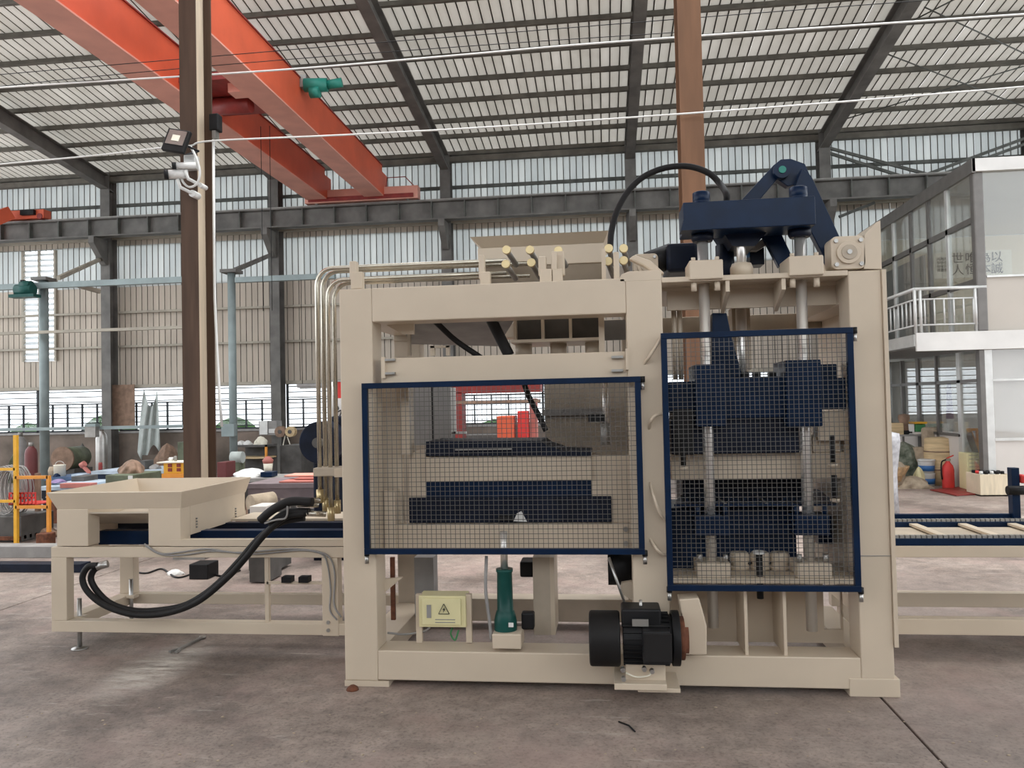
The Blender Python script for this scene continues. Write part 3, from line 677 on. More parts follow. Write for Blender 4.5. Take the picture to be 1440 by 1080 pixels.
# rear frame
for x0, x1 in ((xL0, xL1), (xM0, xM1)): MB().box(x0, x1, D+1.108, D+1.24, .03, zt-.105).build('rear_post', 'cream_dark', mc, .004)
MB().box(xL1, xM1, D+1.1, D+1.25, .05, .2).build('rear_beam', 'cream_dark', mc, .004)
MB().box(xL0, xR1, D+1.1, D+1.25, 1.95, zt-.1).build('rear_beam', 'cream_dark', mc, .004)
for x0, x1 in ((xL0, xL1), (xM0, xM1), (xR0, xR1)):
    MB().box(x0, x1, D+dp, D+1.1, 1.99, zt-.01).build('cross_beam', 'cream', mc, .004); MB().box(x0, x1, D+dp, D+1.1, .05, .17).build('cross_beam', 'cream', mc, .004)
# top portal (right bay)
MB().box(xM1, xR0, D, D+.30, 2.118, 2.145).build('top_plate', 'cream', mc, .003)
B('portal_web', 'cream', 938, 398, 1190, 432, D+.22, .03, mc)
MB().box(xM1, xR0, D+.2, D+.9, 2.10, 2.118).build('top_plate', 'cream', mc)
for px in (1024, 1103):
    x = AY(px, 410, D).x
    MB().add([(x-.01, D+.01, 2.118), (x+.01, D+.01, 2.118), (x+.01, D+.01, 2.06), (x-.01, D+.01, 2.06), (x-.01, D+.21, 2.118), (x+.01, D+.21, 2.118), (x+.01, D+.21, 1.97), (x-.01, D+.21, 1.97)],
             [(0,3,2,1), (4,5,6,7), (0,1,5,4), (1,2,6,5), (2,3,7,6), (3,0,4,7)]).build('gusset', 'cream', mc)
# guide rods
rods = []
RODY = D+.10
for tp_, bt, xs_ in (((986, 300), (1004, 882), .5), ((1123, 300), (1142, 885), 1.0)):
    xx = AY((tp_[0]+bt[0])/2, 590, RODY).x; zb_ = AY(1003, bt[1], RODY).z; rods.append(xx)
    MB().cyl((xx, RODY-.11, .33), (xx, RODY-.11, 2.45), .0, 3)
    rr = MB().cyl((xx, RODY, zb_), (xx, RODY, 2.44), .028, 20).build('guide_rod', 'chrome', mc)
for xx in rods:
    MB().box(xx-.085, xx+.085, D-.02, D+.2, 2.125, 2.225).build('bearing_block', 'cream', mc, .006)
    for sx in (-.06, .06):
        MB().cyl((xx+sx, D+.02, 2.225), (xx+sx, D+.02, 2.245), .012, 6).build('bolt', 'cream', mc); MB().cyl((xx+sx, D+.03, 2.118), (xx+sx, D+.03, 2.07), .016, 6).build('bolt', 'cream', mc)
# lower shelf with blocks, pads, ribs and web
MB().box(xM1, xR0, D+.0, D+.40, .56, .585).build('shelf', 'cream', mc, .003)
wx0, wx1 = AY(1157, 860, D+.3).x, AY(1181, 860, D+.3).x; wz0, wz1 = AY(1168, 884, D+.3).z, AY(1168, 838, D+.3).z
Yw = D+.28
MB().box(xM1, wx0, Yw, Yw+.02, .18, .56).box(wx1, xR0, Yw, Yw+.02, .18, .56).box(wx0, wx1, Yw, Yw+.02, .18, wz0).build('lower_web', 'cream', mc)
for px in (1048, 1103):
    x = AY(px+2, 870, D).x; MB().box(x-.008, x+.008, D+.02, Yw, .19, .56).build('rib', 'cream', mc)
for xx in rods:
    MB().box(xx-.085, xx+.085, D+.005, D+.19, .585, .66).build('bearing_block', 'cream', mc, .006)
    for sx in (-.065, .065): MB().cyl((xx+sx, D+.05, .66), (xx+sx, D+.05, .70), .015, 6).build('bolt', 'steel', mc)
for px in (1041, 1070, 1098):
    x = AY(px, 800, D+.2).x
    MB().lathe((x, D+.22, .585), [(.05, 0), (.052, .02), (.044, .035), (.052, .05), (.052, .08), (.042, .095)], 20).build('buffer', 'cream', mc)
x = AY(1068, 800, D+.06).x
MB().cyl((x, D+.06, .47), (x, D+.06, .70), .017, 10).build('adjuster_bolt', 'black', mc); MB().cyl((x, D+.06, .70), (x, D+.06, .715), .03, 12).build('bolt_head', 'white', mc)
# crosshead on top
cx0, cx1, cz0, cz1 = RC(961, 280, 1147, 320, D-.02)
MB().box(cx0, cx1, D-.02, D+.22, cz0, cz1).build('crosshead', 'navy', mc, .004)
PR('crosshead_lug', 'navy', [(961, 310), (958, 324), (1000, 322), (1000, 308)], D-.026, .1, mc)
for xx in rods:
    MB().lathe((xx, RODY, cz1), [(.044, 0), (.046, .02), (.040, .022), (.046, .03), (.046, .075), (.036, .08)], 20).build('rod_nut', 'navy', mc)
    MB().lathe((xx, RODY, cz0-.04), [(.05, 0), (.058, .015), (.058, .04)], 20).build('rod_collar', 'navy_dark', mc)
# underslung hopper shape and ram below the crosshead
PR('ram_housing', 'navy_dark', [(1012, 318), (1085, 318), (1062, 346), (1030, 346)], D+.12, .3, mc)
PR('chute_plate', 'grey', [(1085, 326), (1112, 322), (1066, 352), (1050, 352)], D+.3, .05, mc)
x = AY(1042, 350, D+.15).x
MB().cyl((x, D+.15, 2.14), (x, D+.15, 2.46), .024, 16).build('ram_rod', 'chrome', mc)
MB().lathe((x, D+.15, 2.14), [(.06, 0), (.06, .06), (.05, .085), (.03, .09)], 20).build('ram_gland', 'cream', mc)
x = AY(1020, 360, D+.3).x
MB().cyl((x, D+.32, 2.12), (x, D+.32, 2.36), .05, 18).build('cylinder_body', 'navy_dark', mc)
B('valve_block', 'navy_dark', 1055, 348, 1075, 372, D+.35, .12, mc, .004)
x = AY(1058, 340, D+.35).x; MB().lathe((x, D+.38, 2.30), [(.028, 0), (.03, .03), (.02, .05), (.012, .07)], 14).build('breather_cap', 'blue', mc)
# swing arms, navy
PR('swing_arm', 'navy', [(1040, 284), (1088, 232), (1098, 224), (1112, 223), (1132, 230), (1141, 250), (1128, 258), (1108, 262), (1093, 252), (1066, 284)], D+.28, .06, mc, .004)
PR('swing_arm', 'navy', [(1128, 236), (1141, 247), (1182, 335), (1170, 348), (1167, 376), (1158, 360), (1140, 325), (1118, 262)], D+.20, .06, mc, .004)
PR('link_arm', 'navy', [(1070, 326), (1095, 320), (1113, 358), (1096, 376)], D+.24, .05, mc, .004)
p = AY(1099, 240, D+.26); MB().cyl((p.x, D+.24, p.z), (p.x, D+.36, p.z), .045, 20).build('pivot_boss', 'navy', mc)
MB().cyl((p.x, D+.235, p.z), (p.x, D+.24, p.z), .02, 12).build('pivot_pin', 'green_motor', mc)
# round motor flanges (vibration motor ends)
def flange(px, py, rpx, Y, name='motor_flange'):
    c = AY(px, py, Y); r = AY(px+rpx, py, Y).x-c.x
    k = []; n = 6; s_ = r*.98; q = r*.35
    for (sx, sz, a0) in ((1, 1, 0), (-1, 1, 90), (-1, -1, 180), (1, -1, 270)):
        for t in range(n+1):
            a = math.radians(a0+90*t/n); k.append((c.x+sx*(s_-q)+q*math.cos(a), c.z+sz*(s_-q)+q*math.sin(a)))
    f = MB().prism(k, Y, Y+.12).build(name, 'cream', mc, .004)
    MB().cyl((c.x, Y-.014, c.z), (c.x, Y, c.z), r*.68, 32).build('ring', 'cream', f, .002); MB().cyl((c.x, Y-.02, c.z), (c.x, Y-.012, c.z), r*.44, 28).build('hub', 'cream_dark', f, .002)
    MB().cyl((c.x, Y-.026, c.z), (c.x, Y-.018, c.z), r*.14, 16).build('centre_bolt', 'steel', f)
    for sx in (-1, 1):
        for sz in (-1, 1): MB().cyl((c.x+sx*r*.7, Y-.012, c.z+sz*r*.7), (c.x+sx*r*.7, Y, c.z+sz*r*.7), r*.13, 6).build('bolt', 'steel', f)
flange(1193, 355, 25, D+.02); flange(908, 374, 18, D+.35)
PR('cable_sleeve', 'cream', [(884, 364), (892, 358), (915, 366), (935, 384), (925, 388), (905, 374)], D+.08, .06, mc, .01)
# dark motor unit behind, left of crosshead
e = B('vibration_unit', 'navy_dark', 938, 341, 982, 382, D+.5, .35, mc, .02)
p = AY(926, 366, D+.55); MB().cyl((p.x-.06, D+.62, p.z-.01), (p.x+.09, D+.62, p.z+.04), .075, 16).build('motor_fan_cover', 'black', mc)

# top tank and pipework
tk = MB(); Yt = D+.54
x0, x1, z0, z1 = RC(672, 345, 850, 400, Yt)
zm = (z0+z1)/2+.0
tk.box(x0, x1, Yt, Yt+.55, zm, z1).build('mixing_tank', 'cream', mc, .004)
MB().add([(x0, Yt+.01, zm), (x1, Yt+.01, zm), (x1, Yt+.55, zm), (x0, Yt+.55, zm), (x0, Yt+.14, z0-.06), (x1, Yt+.14, z0-.06), (x1, Yt+.5, z0-.06), (x0, Yt+.5, z0-.06)], [(3,2,1,0), (4,5,6,7), (0,1,5,4), (1,2,6,5), (2,3,7,6), (3,0,4,7)]).build('tank_underside', 'cream_dark', mc)
def lip(a, b, c, d, Y0, Y1): pass
xa, xb = AY(662, 340, Yt-.04).x, AY(856, 335, Yt-.04).x; zA, zB = z1, z1+.055
MB().add([(xa+.06, Yt-.0, zA), (xb-.03, Yt-.0, zA), (xb, Yt-.07, zB), (xa, Yt-.07, zB), (xa+.06, Yt+.55, zA), (xb-.03, Yt+.55, zA), (xb, Yt+.62, zB), (xa, Yt+.62, zB)],
         [(0,1,2,3), (1,5,6,2), (5,4,7,6), (4,0,3,7), (3,2,6,7), (0,4,5,1)]).build('tank_lip', 'cream', mc)
# sloped underside panels seen through the upper opening
def quad(name, m, pts, th=.01, parent=mc):
    P = [Vector(p_) for p_ in pts]; n = (P[1]-P[0]).cross(P[2]-P[0]).normalized()*th
    return MB().add(P+[p_+n for p_ in P], [(3,2,1,0), (4,5,6,7)]+[(i, (i+1) % 4, (i+1) % 4+4, i+4) for i in range(4)]).build(name, m, parent)
q1 = [AY(560, 452, D+.3), AY(722, 452, D+.3), AY(700, 487, D+.9), AY(578, 484, D+.9)]; quad('chute_panel', 'grey', q1)
Yb = D+.4
B('hopper_panel', 'grey_dark', 722, 446, 847, 476, Yb, .3, mc)
for px in (722, 761, 800, 842): B('hopper_rib', 'cream', px, 446, px+4, 478, Yb-.06, .06, mc)
B('hopper_flange', 'cream', 718, 476, 850, 480, Yb-.08, .4, mc)
for a in (722, 772, 822): 
    x0, x1, z0, z1 = RC(a, 480, a+24, 500, Yb); MB().cyl(((x0+x1)/2, Yb+.1, z0), ((x0+x1)/2, Yb+.1, z1+.0), (x1-x0)/2, 18).build('roller_boss', 'cream', mc)
B('hanger_bracket', 'cream', 842, 446, 850, 498, D+.22, .03, mc); B('small_frame', 'cream', 605, 486, 632, 489, D+.3, .03, mc); B('small_frame', 'cream', 605, 486, 611, 500, D+.3, .03, mc); B('small_frame', 'cream', 627, 486, 632, 500, D+.3, .03, mc)
PR('corner_gusset', 'cream', [(536, 453), (582, 453), (582, 470), (566, 470)], D+.18, .02, mc)
B('inner_bar', 'cream_dark', 573, 468, 577, 500, D+.5, .03, mc)
B('side_window_plate', 'grey', 850, 450, 885, 478, D+.5, .02, mc)
# cross beam with brackets
B('front_cross_beam', 'cream', 536, 499, 884, 541, D+.02, .12, mc, .004)
B('end_plate', 'cream', 536, 502, 541, 532, D-.01, .03, mc); B('end_plate', 'cream', 880, 490, 884, 520, D-.01, .03, mc)
for (a, b) in ((548, 506), (548, 525), (868, 502), (868, 521)):
    c = AY(a, b, D); MB().box(c.x-.03, c.x+.03, D-.008, D+.02, c.z-.006, c.z+.006).build('slot_bolt', 'steel', mc)
# vertical hydraulic pipes, bends and horizontal runs
Yp = D+.42
for i, (xv, yh, ye) in enumerate(((448, 375, 700), (456, 380, 712), (463, 392, 725), (472, 397, 715))):
    Yq = Yp-.0+ (.05 if i % 2 else 0); xw = AY(xv, 560, Yq).x; zh = AY(560, yh-2, Yq).z
    end = AY((712, 748, 712, 745)[i], (355, 355, 372, 372)[i], Yq).x; zb_ = AY(xv, ye, Yq).z
    pts = [Vector((xw, Yq, zb_)), Vector((xw, Yq, zh-.10))]+[Vector((xw+.10-.10*math.cos(t), Yq, zh-.10+.10*math.sin(t))) for t in [math.pi/2*k/6 for k in range(1, 7)]]+[Vector((end, Yq, zh))]
    MB().tube(pts, .0135, 10).build('hydraulic_pipe', 'pipe', mc)
    MB().cyl((xw, Yq, zb_-.03), (xw, Yq, zb_+.05), .022, 6).build('pipe_fitting', 'brass', mc)
def capfit(px, py, Y=D+.18, r=.024, name='pipe_cap'):
    c = AY(px, py, Y); o = MB().cyl(c, c+Vector((0, .03, 0)), r, 18).build(name, 'brass', mc, .002)
    MB().cyl(c+Vector((0, .03, 0)), c+Vector((.03, .22, -.05)), .016, 12).build('pipe_stub', 'steel_dull', o)
for q in ((712, 351), (745, 351), (785, 352), (711, 371), (747, 369), (856, 349), (877, 349), (855, 367), (877, 366)): capfit(*q)
def clampp(a, b, c, d): 
    o = B('pipe_clamp', 'cream', a, b, c, d, D+.10, .05, mc, .006); B('clamp_foot', 'cream', a+2, d-10, c+8, d+14, D+.08, .05, o, .004)
clampp(491, 367, 501, 392); clampp(673, 358, 681, 392); clampp(757, 360, 768, 388); clampp(775, 353, 783, 388); B('valve_bracket', 'cream', 775, 353, 794, 388, D+.16, .04, mc, .008)
B('valve_bracket', 'cream', 863, 354, 871, 398, D+.10, .05, mc, .006); B('valve_bracket', 'cream', 846, 350, 852, 398, D+.14, .03, mc)
B('pipe_clamp', 'cream_dark', 440, 658, 480, 670, D+.36, .16, mc, .006); B('clamp_arm', 'cream', 470, 659, 487, 671, D+.3, .1, mc)
# hoses through the top opening
for pts_, r in (([(612, 452), (640, 478), (672, 500), (690, 512)], .017), ([(690, 448), (705, 478), (716, 500)], .032)):
    MB().tube(spline([AY(x, y, D+.32) for x, y in pts_]), r, 10).build('inner_hose', 'rubber', mc)
MB().tube(spline([AY(x, y, D+.3) for x, y in ((735, 535), (745, 560), (758, 585), (768, 606))]), .016, 8).build('inner_hose', 'rubber', mc)
# interior seen through the left guard
Yi = D+.30
B('inner_plate', 'cream', 514, 540, 566, 778, Yi-.05, .03, mc); B('inner_post', 'cream', 564, 540, 575, 640, Yi-.12, .12, mc, .004)
B('guide_rail', 'steel', 524, 570, 530, 690, Yi-.1, .03, mc); B('slot', 'black', 530, 570, 532, 690, Yi-.1, .03, mc)
B('rear_panel', 'grey', 575, 536, 634, 626, Yi+.55, .03, mc); B('rear_panel', 'cream_dark', 766, 530, 900, 640, Yi+.5, .03, mc)
B('rear_panel', 'cream_dark', 575, 626, 660, 640, Yi+.45, .03, mc)
B('window_post', 'white', 634, 545, 640, 610, Yi+.5, .04, mc); B('window_sill_bar', 'white', 636, 607, 655, 610, Yi+.5, .04, mc); B('hanging_rod', 'black', 607, 540, 609, 625, Yi+.2, .01, mc)
B('panel_band', 'grey', 762, 575, 850, 584, Yi+.46, .04, mc)
PR('tray', 'navy_dark', [(599, 621), (760, 620), (770, 627), (795, 635), (831, 636), (831, 641), (599, 641)], Yi-.08, .45, mc)
MB().box(*[AY(q, 640, Yi-.1).x for q in (640, 720)], Yi-.1, Yi-.09, *[AY(680, q, Yi-.1).z for q in (633, 631)]).build('tray_trim', 'steel', mc)
B('drawer_beam', 'cream', 599, 641, 832, 676, Yi-.06, .3, mc, .004); B('side_cheek', 'cream', 575, 636, 600, 700, Yi-.04, .3, mc, .004)
B('cheek_plate', 'cream', 832, 641, 896, 740, Yi-.04, .06, mc)
B('mould_carriage', 'navy', 599, 676, 832, 730, Yi-.04, .35, mc, .004); B('carriage_foot', 'navy_dark', 575, 699, 860, 735, Yi-.06, .35, mc, .004)
B('lower_cross_beam', 'cream', 541, 737, 896, 778, Yi-.1, .12, mc, .004)
B('lower_post', 'cream', 541, 690, 556, 778, Yi-.16, .1, mc)
for q in (556, 880): 
    for w_ in (744, 764): c = AY(q, w_, Yi-.1); MB().cyl((c.x, Yi-.115, c.z), (c.x, Yi-.1, c.z), .014, 6).build('bolt', 'steel', mc)
PR('cam_plate', 'white', [(727, 722), (733, 719), (741, 734), (722, 733)], Yi-.08, .01, mc); c = AY(716, 728, Yi-.08); MB().cyl((c.x-.06, Yi-.09, c.z), (c.x+.02, Yi-.09, c.z), .014, 10).build('sensor', 'black', mc)
c = [AY(851, y, Yi-.05) for y in (532, 600)]
o = MB().cyl(c[1], c[0], .016, 12).build('air_cylinder', 'chrome', mc); MB().cyl(c[1]-Vector((0, 0, .10)), c[1]+Vector((0, 0, .02)), .026, 12).build('cylinder_end', 'steel_dull', o); c2 = AY(835, 588, Yi-.05)
MB().box(c2.x-.03, c2.x+.06, Yi-.07, Yi-.03, c2.z-.02, c2.z+.02).build('sensor', 'black', mc)
# guards
def guard(px0, py0, px1, py1, Y, nx, nz, label):
    a = RC(px0, py0, px1, py1, Y); x0, x1, z0, z1 = a; t = .03
    g = MB().box(x0, x1, Y, Y+t, z1-t, z1).box(x0, x1, Y, Y+t, z0, z0+t).box(x0, x0+t, Y, Y+t, z0+t, z1-t).box(x1-t, x1, Y, Y+t, z0+t, z1-t).build('mesh_guard', 'navy', mc, .002)
    g['label'] = label
    v = MB(); r = .0013
    for i in range(1, nx): x = x0+t+(x1-x0-2*t)*i/nx; v.box(x-r, x+r, Y+.012, Y+.012+2*r, z0+t, z1-t)
    v.build('vertical_wire', 'wire', g, kind='stuff')
    h = MB()
    for i in range(1, nz): z = z0+t+(z1-z0-2*t)*i/nz; h.box(x0+t, x1-t, Y+.015, Y+.015+2*r, z-r, z+r)
    h.build('horizontal_wire', 'wire', g, kind='stuff')
    for x, z in ((x0+.01, z0-.03), (x1+.0, z0-.03), (x1+.01, z1-.05)):
        MB().cyl((x, Y+.015, z-.02), (x, Y+.015, z+.02), .011, 8).build('latch_pin', 'steel', g)
        MB().cyl((x, Y+.015, z+.02), (x, Y+.015, z+.05), .014, 8).build('latch_knob', 'black', g)
    return g
guard(510, 534, 904, 780, D-.06, 55, 34, 'wide navy framed wire guard on the left bay')
guard(934, 464, 1206, 832, D-.08, 37, 54, 'tall navy framed wire guard over the guide rods')
for pts_ in (((906, 512), (914, 500), (926, 481), (932, 472)), ((913, 604), (915, 592), (922, 584), (932, 582)), ((914, 678), (920, 700), (928, 722), (938, 733)), ((914, 758), (922, 770), (930, 778), (940, 781))):
    P = [AY(x, y, D-.04 if i in (1, 2) else D-.02) for i, (x, y) in enumerate(pts_)]; P[0].y = D+.01
    MB().tube(spline(P, 5), .0085, 8).build('bent_handle', 'cream', mc)
# pressing head seen behind the right guard
Yh = D-.0
navs = [(978, 512, 1020, 600, -.04, .3), (940, 534, 1190, 578, .06, .3), (1106, 506, 1156, 600, -.04, .3), (985, 530, 1110, 588, .02, .2)]
for a, b, c_, d, dy, dep in navs: B('press_head', 'navy', a, b, c_, d, D+.0+dy+.04, dep, mc, .006)
B('press_head', 'navy', 1150, 512, 1178, 575, D+.12, .2, mc, .006)
PR('press_arm', 'navy', [(1002, 440), (1022, 440), (1028, 470), (1046, 535), (1000, 535)], D+.25, .08, mc, .004)
x = AY(1051, 500, D+.4).x; MB().cyl((x-.02, D+.45, 1.4), (x-.02, D+.45, 2.1), .03, 14).build('ram_rod', 'chrome', mc)
B('inner_column', 'cream', 1030, 432, 1056, 520, D+.55, .12, mc, .004)
for px in (950, 958): c = AY(px, 500, D+.3); MB().cyl((c.x, D+.34, 1.62), (c.x, D+.34, 2.1), .014, 10).build('conduit', 'cream', mc)
for a in (1044, 1060, 1082): B('stud', 'black', a, 523, a+10, 540, D+.15, .05, mc)
B('tamper_head', 'navy_dark', 944, 588, 1124, 638, D+.1, .4, mc, .006); B('tamper_head', 'black', 948, 575, 975, 640, D+.06, .3, mc, .004)
for a, b, h_ in ((960, 618, 655), (1170, 612, 650), (1173, 668, 700)):
    c = AY(a, b, D+.04); dz = AY(a, h_, D+.04).z; MB().cyl((c.x, D+.04, dz), (c.x, D+.04, c.z), .014, 10).build('stop_bolt', 'black', mc); MB().cyl((c.x, D+.04, dz-.02), (c.x, D+.04, dz-.005), .024, 10).build('stop_nut', 'cream', mc)
B('support_arm', 'cream', 1150, 578, 1196, 620, D+.12, .1, mc, .004); B('support_arm', 'cream', 1143, 612, 1182, 636, D+.16, .1, mc, .004)
B('inner_side', 'cream_dark', 1184, 600, 1206, 830, D+.2, .6, mc)
B('stripper_beam', 'cream', 944, 637, 1190, 674, D+.17, .16, mc, .004)
B('mould_box', 'navy_dark', 960, 674, 1128, 712, D+.4, .4, mc); 
t_ = quad('mould_tray', 'navy', [AY(948, 712, D+.12), AY(1178, 712, D+.12), AY(1150, 690, D+.7), AY(965, 690, D+.7)], .012)
for a in (1000, 1058): quad('tray_rib', 'steel', [AY(a+18, 709, D+.13), AY(a+22, 709, D+.13), AY(a-2, 692, D+.6), AY(a-4, 692, D+.6)], .006)
B('mould_table', 'navy', 945, 714, 1120, 800, D+.25, .4, mc, .004)
B('table_band', 'navy', 1000, 738, 1110, 752, D+.22, .05, mc)
for xx in rods:
    cc = MB().box(xx-.085, xx+.085, D+.02, D+.19, .80, .90).build('rod_clamp', 'navy', mc, .006)
    for sx in (-.07, .07): MB().cyl((xx+sx, D+.05, .90), (xx+sx, D+.05, .95), .014, 6).build('bolt', 'navy', mc)
B('conveyor_stub', 'navy', 1150, 726, 1190, 765, D+.4, .1, mc)
# hoses and stuff low in the left bay
# control box with warning triangle
e = B('warning_box', 'yellow_sign', 589, 838, 655, 882, D+.12, .12, mc, .003)
B('box_door', 'yellow_sign', 593, 842, 648, 879, D+.108, .012, e, .003); B('door_latch', 'grey', 600, 851, 606, 869, D+.102, .008, e)
c = AY(624, 858, D+.10); s_ = .03
tri = [(c.x-s_, c.z-.022), (c.x+s_, c.z-.022), (c.x, c.z+.033)]
tm = MB()
for i in range(3): a, b = tri[i], tri[(i+1) % 3]; tm.bar((a[0], D+.104, a[1]), (b[0], D+.104, b[1]), .003, .003)
tm.prism([(c.x+.006, c.z+.016), (c.x-.008, c.z+.0), (c.x-.001, c.z+.0), (c.x-.005, c.z-.016), (c.x+.008, c.z+.004), (c.x+.001, c.z+.004)], D+.102, D+.106)
tm.build('warning_triangle', 'ink', e)
for w_ in (871, 875): B('printed_line', 'grey', 612, w_, 640, w_+1, D+.105, .004, e)
for a in (585, 655): B('box_leg', 'cream', a, 836, a+8, 904, D+.14, .03, mc)
for q in ((586, 846), (650, 846)): c = AY(*q, D+.12)
MB().tube(spline([AY(x, y, D+.16) for x, y in ((605, 882), (595, 888), (570, 892), (545, 890))]), .006, 6).build('cable', 'grey', mc)
MB().tube(spline([AY(x, y, D+.16) for x, y in ((636, 883), (634, 892), (640, 900), (645, 886))]), .005, 6).build('cable', 'green', mc)
# green cylinder with chrome rod
cx = AY(712, 850, D+.10).x; zc = .195; 
B('cylinder_base', 'cream', 692, 892, 733, 913, D+.0, .16, mc, .006)
zb_ = AY(712, 892, D+.08).z; z2 = AY(712, 800, D+.08).z; z3 = AY(712, 855, D+.08).z
MB().lathe((cx-.005, D+.09, zb_), [(.058, 0), (.062, .01), (.062, .07), (.056, .10), (.048, .125), (.044, .13), (.041, z2-zb_-.02), (.046, z2-zb_-.015), (.046, z2-zb_)], 26).build('lift_jack', 'teal_dark', mc)
MB().cyl((cx-.005, D+.09, z2), (cx-.005, D+.09, z2+.2), .02, 16).build('jack_rod', 'chrome', mc)
B('jack_label', 'white', 715, 876, 722, 882, D+.024, .004, mc); B('jack_flange', 'black', 733, 862, 751, 886, D+.1, .06, mc, .01)
MB().tube(spline([AY(x, y, D+.05) for x, y in ((684, 782), (683, 830), (688, 870), (691, 900))]), .009, 8).build('grey_hose', 'grey', mc)
B('stand_post', 'grey', 583, 784, 610, 868, D+.75, .12, mc); B('stand_post', 'cream_dark', 750, 784, 774, 893, D+.4, .1, mc); B('stand_post_side', 'cream', 774, 784, 780, 893, D+.4, .3, mc)
B('left_inner_rod', 'rust', 549, 784, 555, 872, D+.5, .02, mc)
PR('corner_gusset', 'cream', [(533, 815), (566, 812), (540, 834), (533, 836)], D+.16, .02, mc)
B('valve_unit', 'black', 731, 790, 750, 812, D+.55, .15, mc, .01)
mv = AY(875, 800, D+.35); MB().cyl((mv.x-.08, D+.4, mv.z), (mv.x+.1, D+.4, mv.z), .10, 20).build('rear_motor', 'black', mc)
PR('motor_arm', 'cream_dark', [(874, 820), (900, 816), (900, 845), (912, 858), (872, 834)], D+.12, .04, mc)
MB().tube([AY(856, 784, D+.05), AY(880, 852, D+.02)], .008, 8).build('motor_rod', 'steel', mc)
# big black electric motor in front
my = D-.14
def mcyl(a, b, pyc, rpx, name, m, n=28, par=None, bev=.003):
    p, q = AY(a, pyc, my), AY(b, pyc, my); r = AY(a, pyc-rpx, my).z-p.z; q.z = p.z
    return MB().cyl(p, q, r, n).build(name, m, par or mc, bev)
em = mcyl(876, 944, 897, 33, 'electric_motor', 'black')
mcyl(829, 872, 897, 38, 'fan_cover', 'rubber', par=em, bev=.012); mcyl(944, 955, 897, 38, 'end_bell', 'black', par=em); mcyl(955, 962, 897, 30, 'drive_flange', 'rust', par=em); 
p0 = AY(876, 897, my); p1 = AY(940, 897, my); rr = AY(876, 897-33, my).z-p0.z
for i in range(26):
    a = 2*math.pi*i/26; u = Vector((0, math.cos(a), math.sin(a))); MB().bar(p0+u*(rr+.006), Vector((p1.x, p1.y, p0.z))+u*(rr+.006), .004, .014, up=u).build('cooling_fin', 'black', em)
x0, x1, z0, z1 = RC(904, 888, 943, 936, my-rr-.05); MB().box(x0, x1, my-rr-.05, my-rr+.03, z0, z1).build('terminal_box', 'black', em, .008)
B('terminal_lid', 'rubber', 906, 891, 945, 932, my-rr-.06, .01, em, .004); B('name_plate', 'steel_dull', 889, 871, 912, 881, my-rr+.004, .004, em)
B('top_housing', 'black', 874, 857, 930, 884, my-rr+.04, .15, em, .01)
x0, x1, z0, z1 = RC(864, 961, 941, 973, my-.05); B('motor_base', 'cream', 864, 962, 938, 971, my-.12, .26, em, .003); B('motor_base_foot', 'cream', 897, 968, 957, 974, my-.10, .3, em, .002)
B('motor_saddle', 'cream', 880, 930, 936, 962, my-.06, .2, em, .004); MB().tube(spline([AY(x, y, my-.08) for x, y in ((880, 946), (895, 952), (912, 950), (918, 942))]), .004, 6).build('wire', 'paper', em)
for q in ((877, 955), (876, 942), (906, 941), (917, 944)): c = AY(*q, my-.1); MB().cyl((c.x, c.y-.01, c.z), (c.x, c.y+.02, c.z), .012, 6).build('bolt', 'steel', em)
PR('belt_guard', 'cream', [(955, 843), (983, 841), (988, 858), (994, 880), (994, 921), (963, 921), (962, 885)], D-.09, .12, mc, .006)
c = AY(959, 897, D-.05); MB().cyl((c.x-.03, D-.03, c.z), (c.x+.03, D-.03, c.z), .09, 20).build('pulley', 'rust', mc)
c = AY(901, 852, my); MB().cyl((c.x, my, c.z-.03), (c.x, my, c.z+.03), .008, 8).build('lifting_eye', 'steel', em)
# small rust stain chips
rc = AY(500, 962, D-.005); tag(MB().lathe((rc.x, rc.y-.05, 0), [(.035, 0), (.03, .012), (.012, .025)], 9).build('rust_lump', 'rust'), 'small rusty brown lump on the floor at the left foot', 'debris')

# big black hose arc at the top, hydraulic hoses at the left
tag(MB().tube(spline([AY(x, y, D+(.3 if x < 1015 else .19)) for x, y in ((858, 352), (860, 325), (868, 296), (884, 268), (906, 248), (936, 236), (968, 234), (996, 243), (1012, 258), (1021, 272), (1022, 283))], 8), .0175, 12).build('hydraulic_hose', 'rubber'), 'thick black hose arching over the machine top to the navy crosshead', 'hose')
Yq = 4.42
hs = empty('hydraulic_hose', AY(250, 850, Yq), 'pair of black hydraulic hoses sagging under the feed hopper frame', 'hose')
MB().tube(spline([AY(x, y, Yq) for x, y in ((138, 795), (124, 797), (116, 812), (122, 830), (142, 848), (170, 860), (200, 865), (240, 861), (280, 845), (320, 812), (345, 785), (372, 752), (400, 728), (430, 722))], 8), .019, 10).build('hose', 'rubber', hs)
MB().tube(spline([AY(x, y, Yq+.04) for x, y in ((142, 796), (132, 802), (128, 815), (138, 833), (158, 850), (190, 859), (225, 858), (262, 850), (300, 826), (335, 790), (365, 756), (395, 735), (428, 728))], 8), .019, 10).build('hose', 'rubber', hs)
MB().tube(spline([AY(x, y, Yq-.04) for x, y in ((366, 731), (385, 716), (405, 703), (425, 702), (445, 707))], 6), [.018]+[.034]*20+[.03]*5, 12).build('hose_sleeve', 'rubber', hs) if False else None
MB().tube(spline([AY(x, y, Yq-.02) for x, y in ((366, 732), (378, 721), (392, 712), (410, 705), (440, 706))], 6), .026, 12).build('hose_sleeve', 'rubber', hs)
MB().tube(spline([AY(x, y, Yq+.01) for x, y in ((380, 738), (395, 726), (410, 720), (435, 720))], 6), .024, 12).build('hose_sleeve', 'rubber', hs)
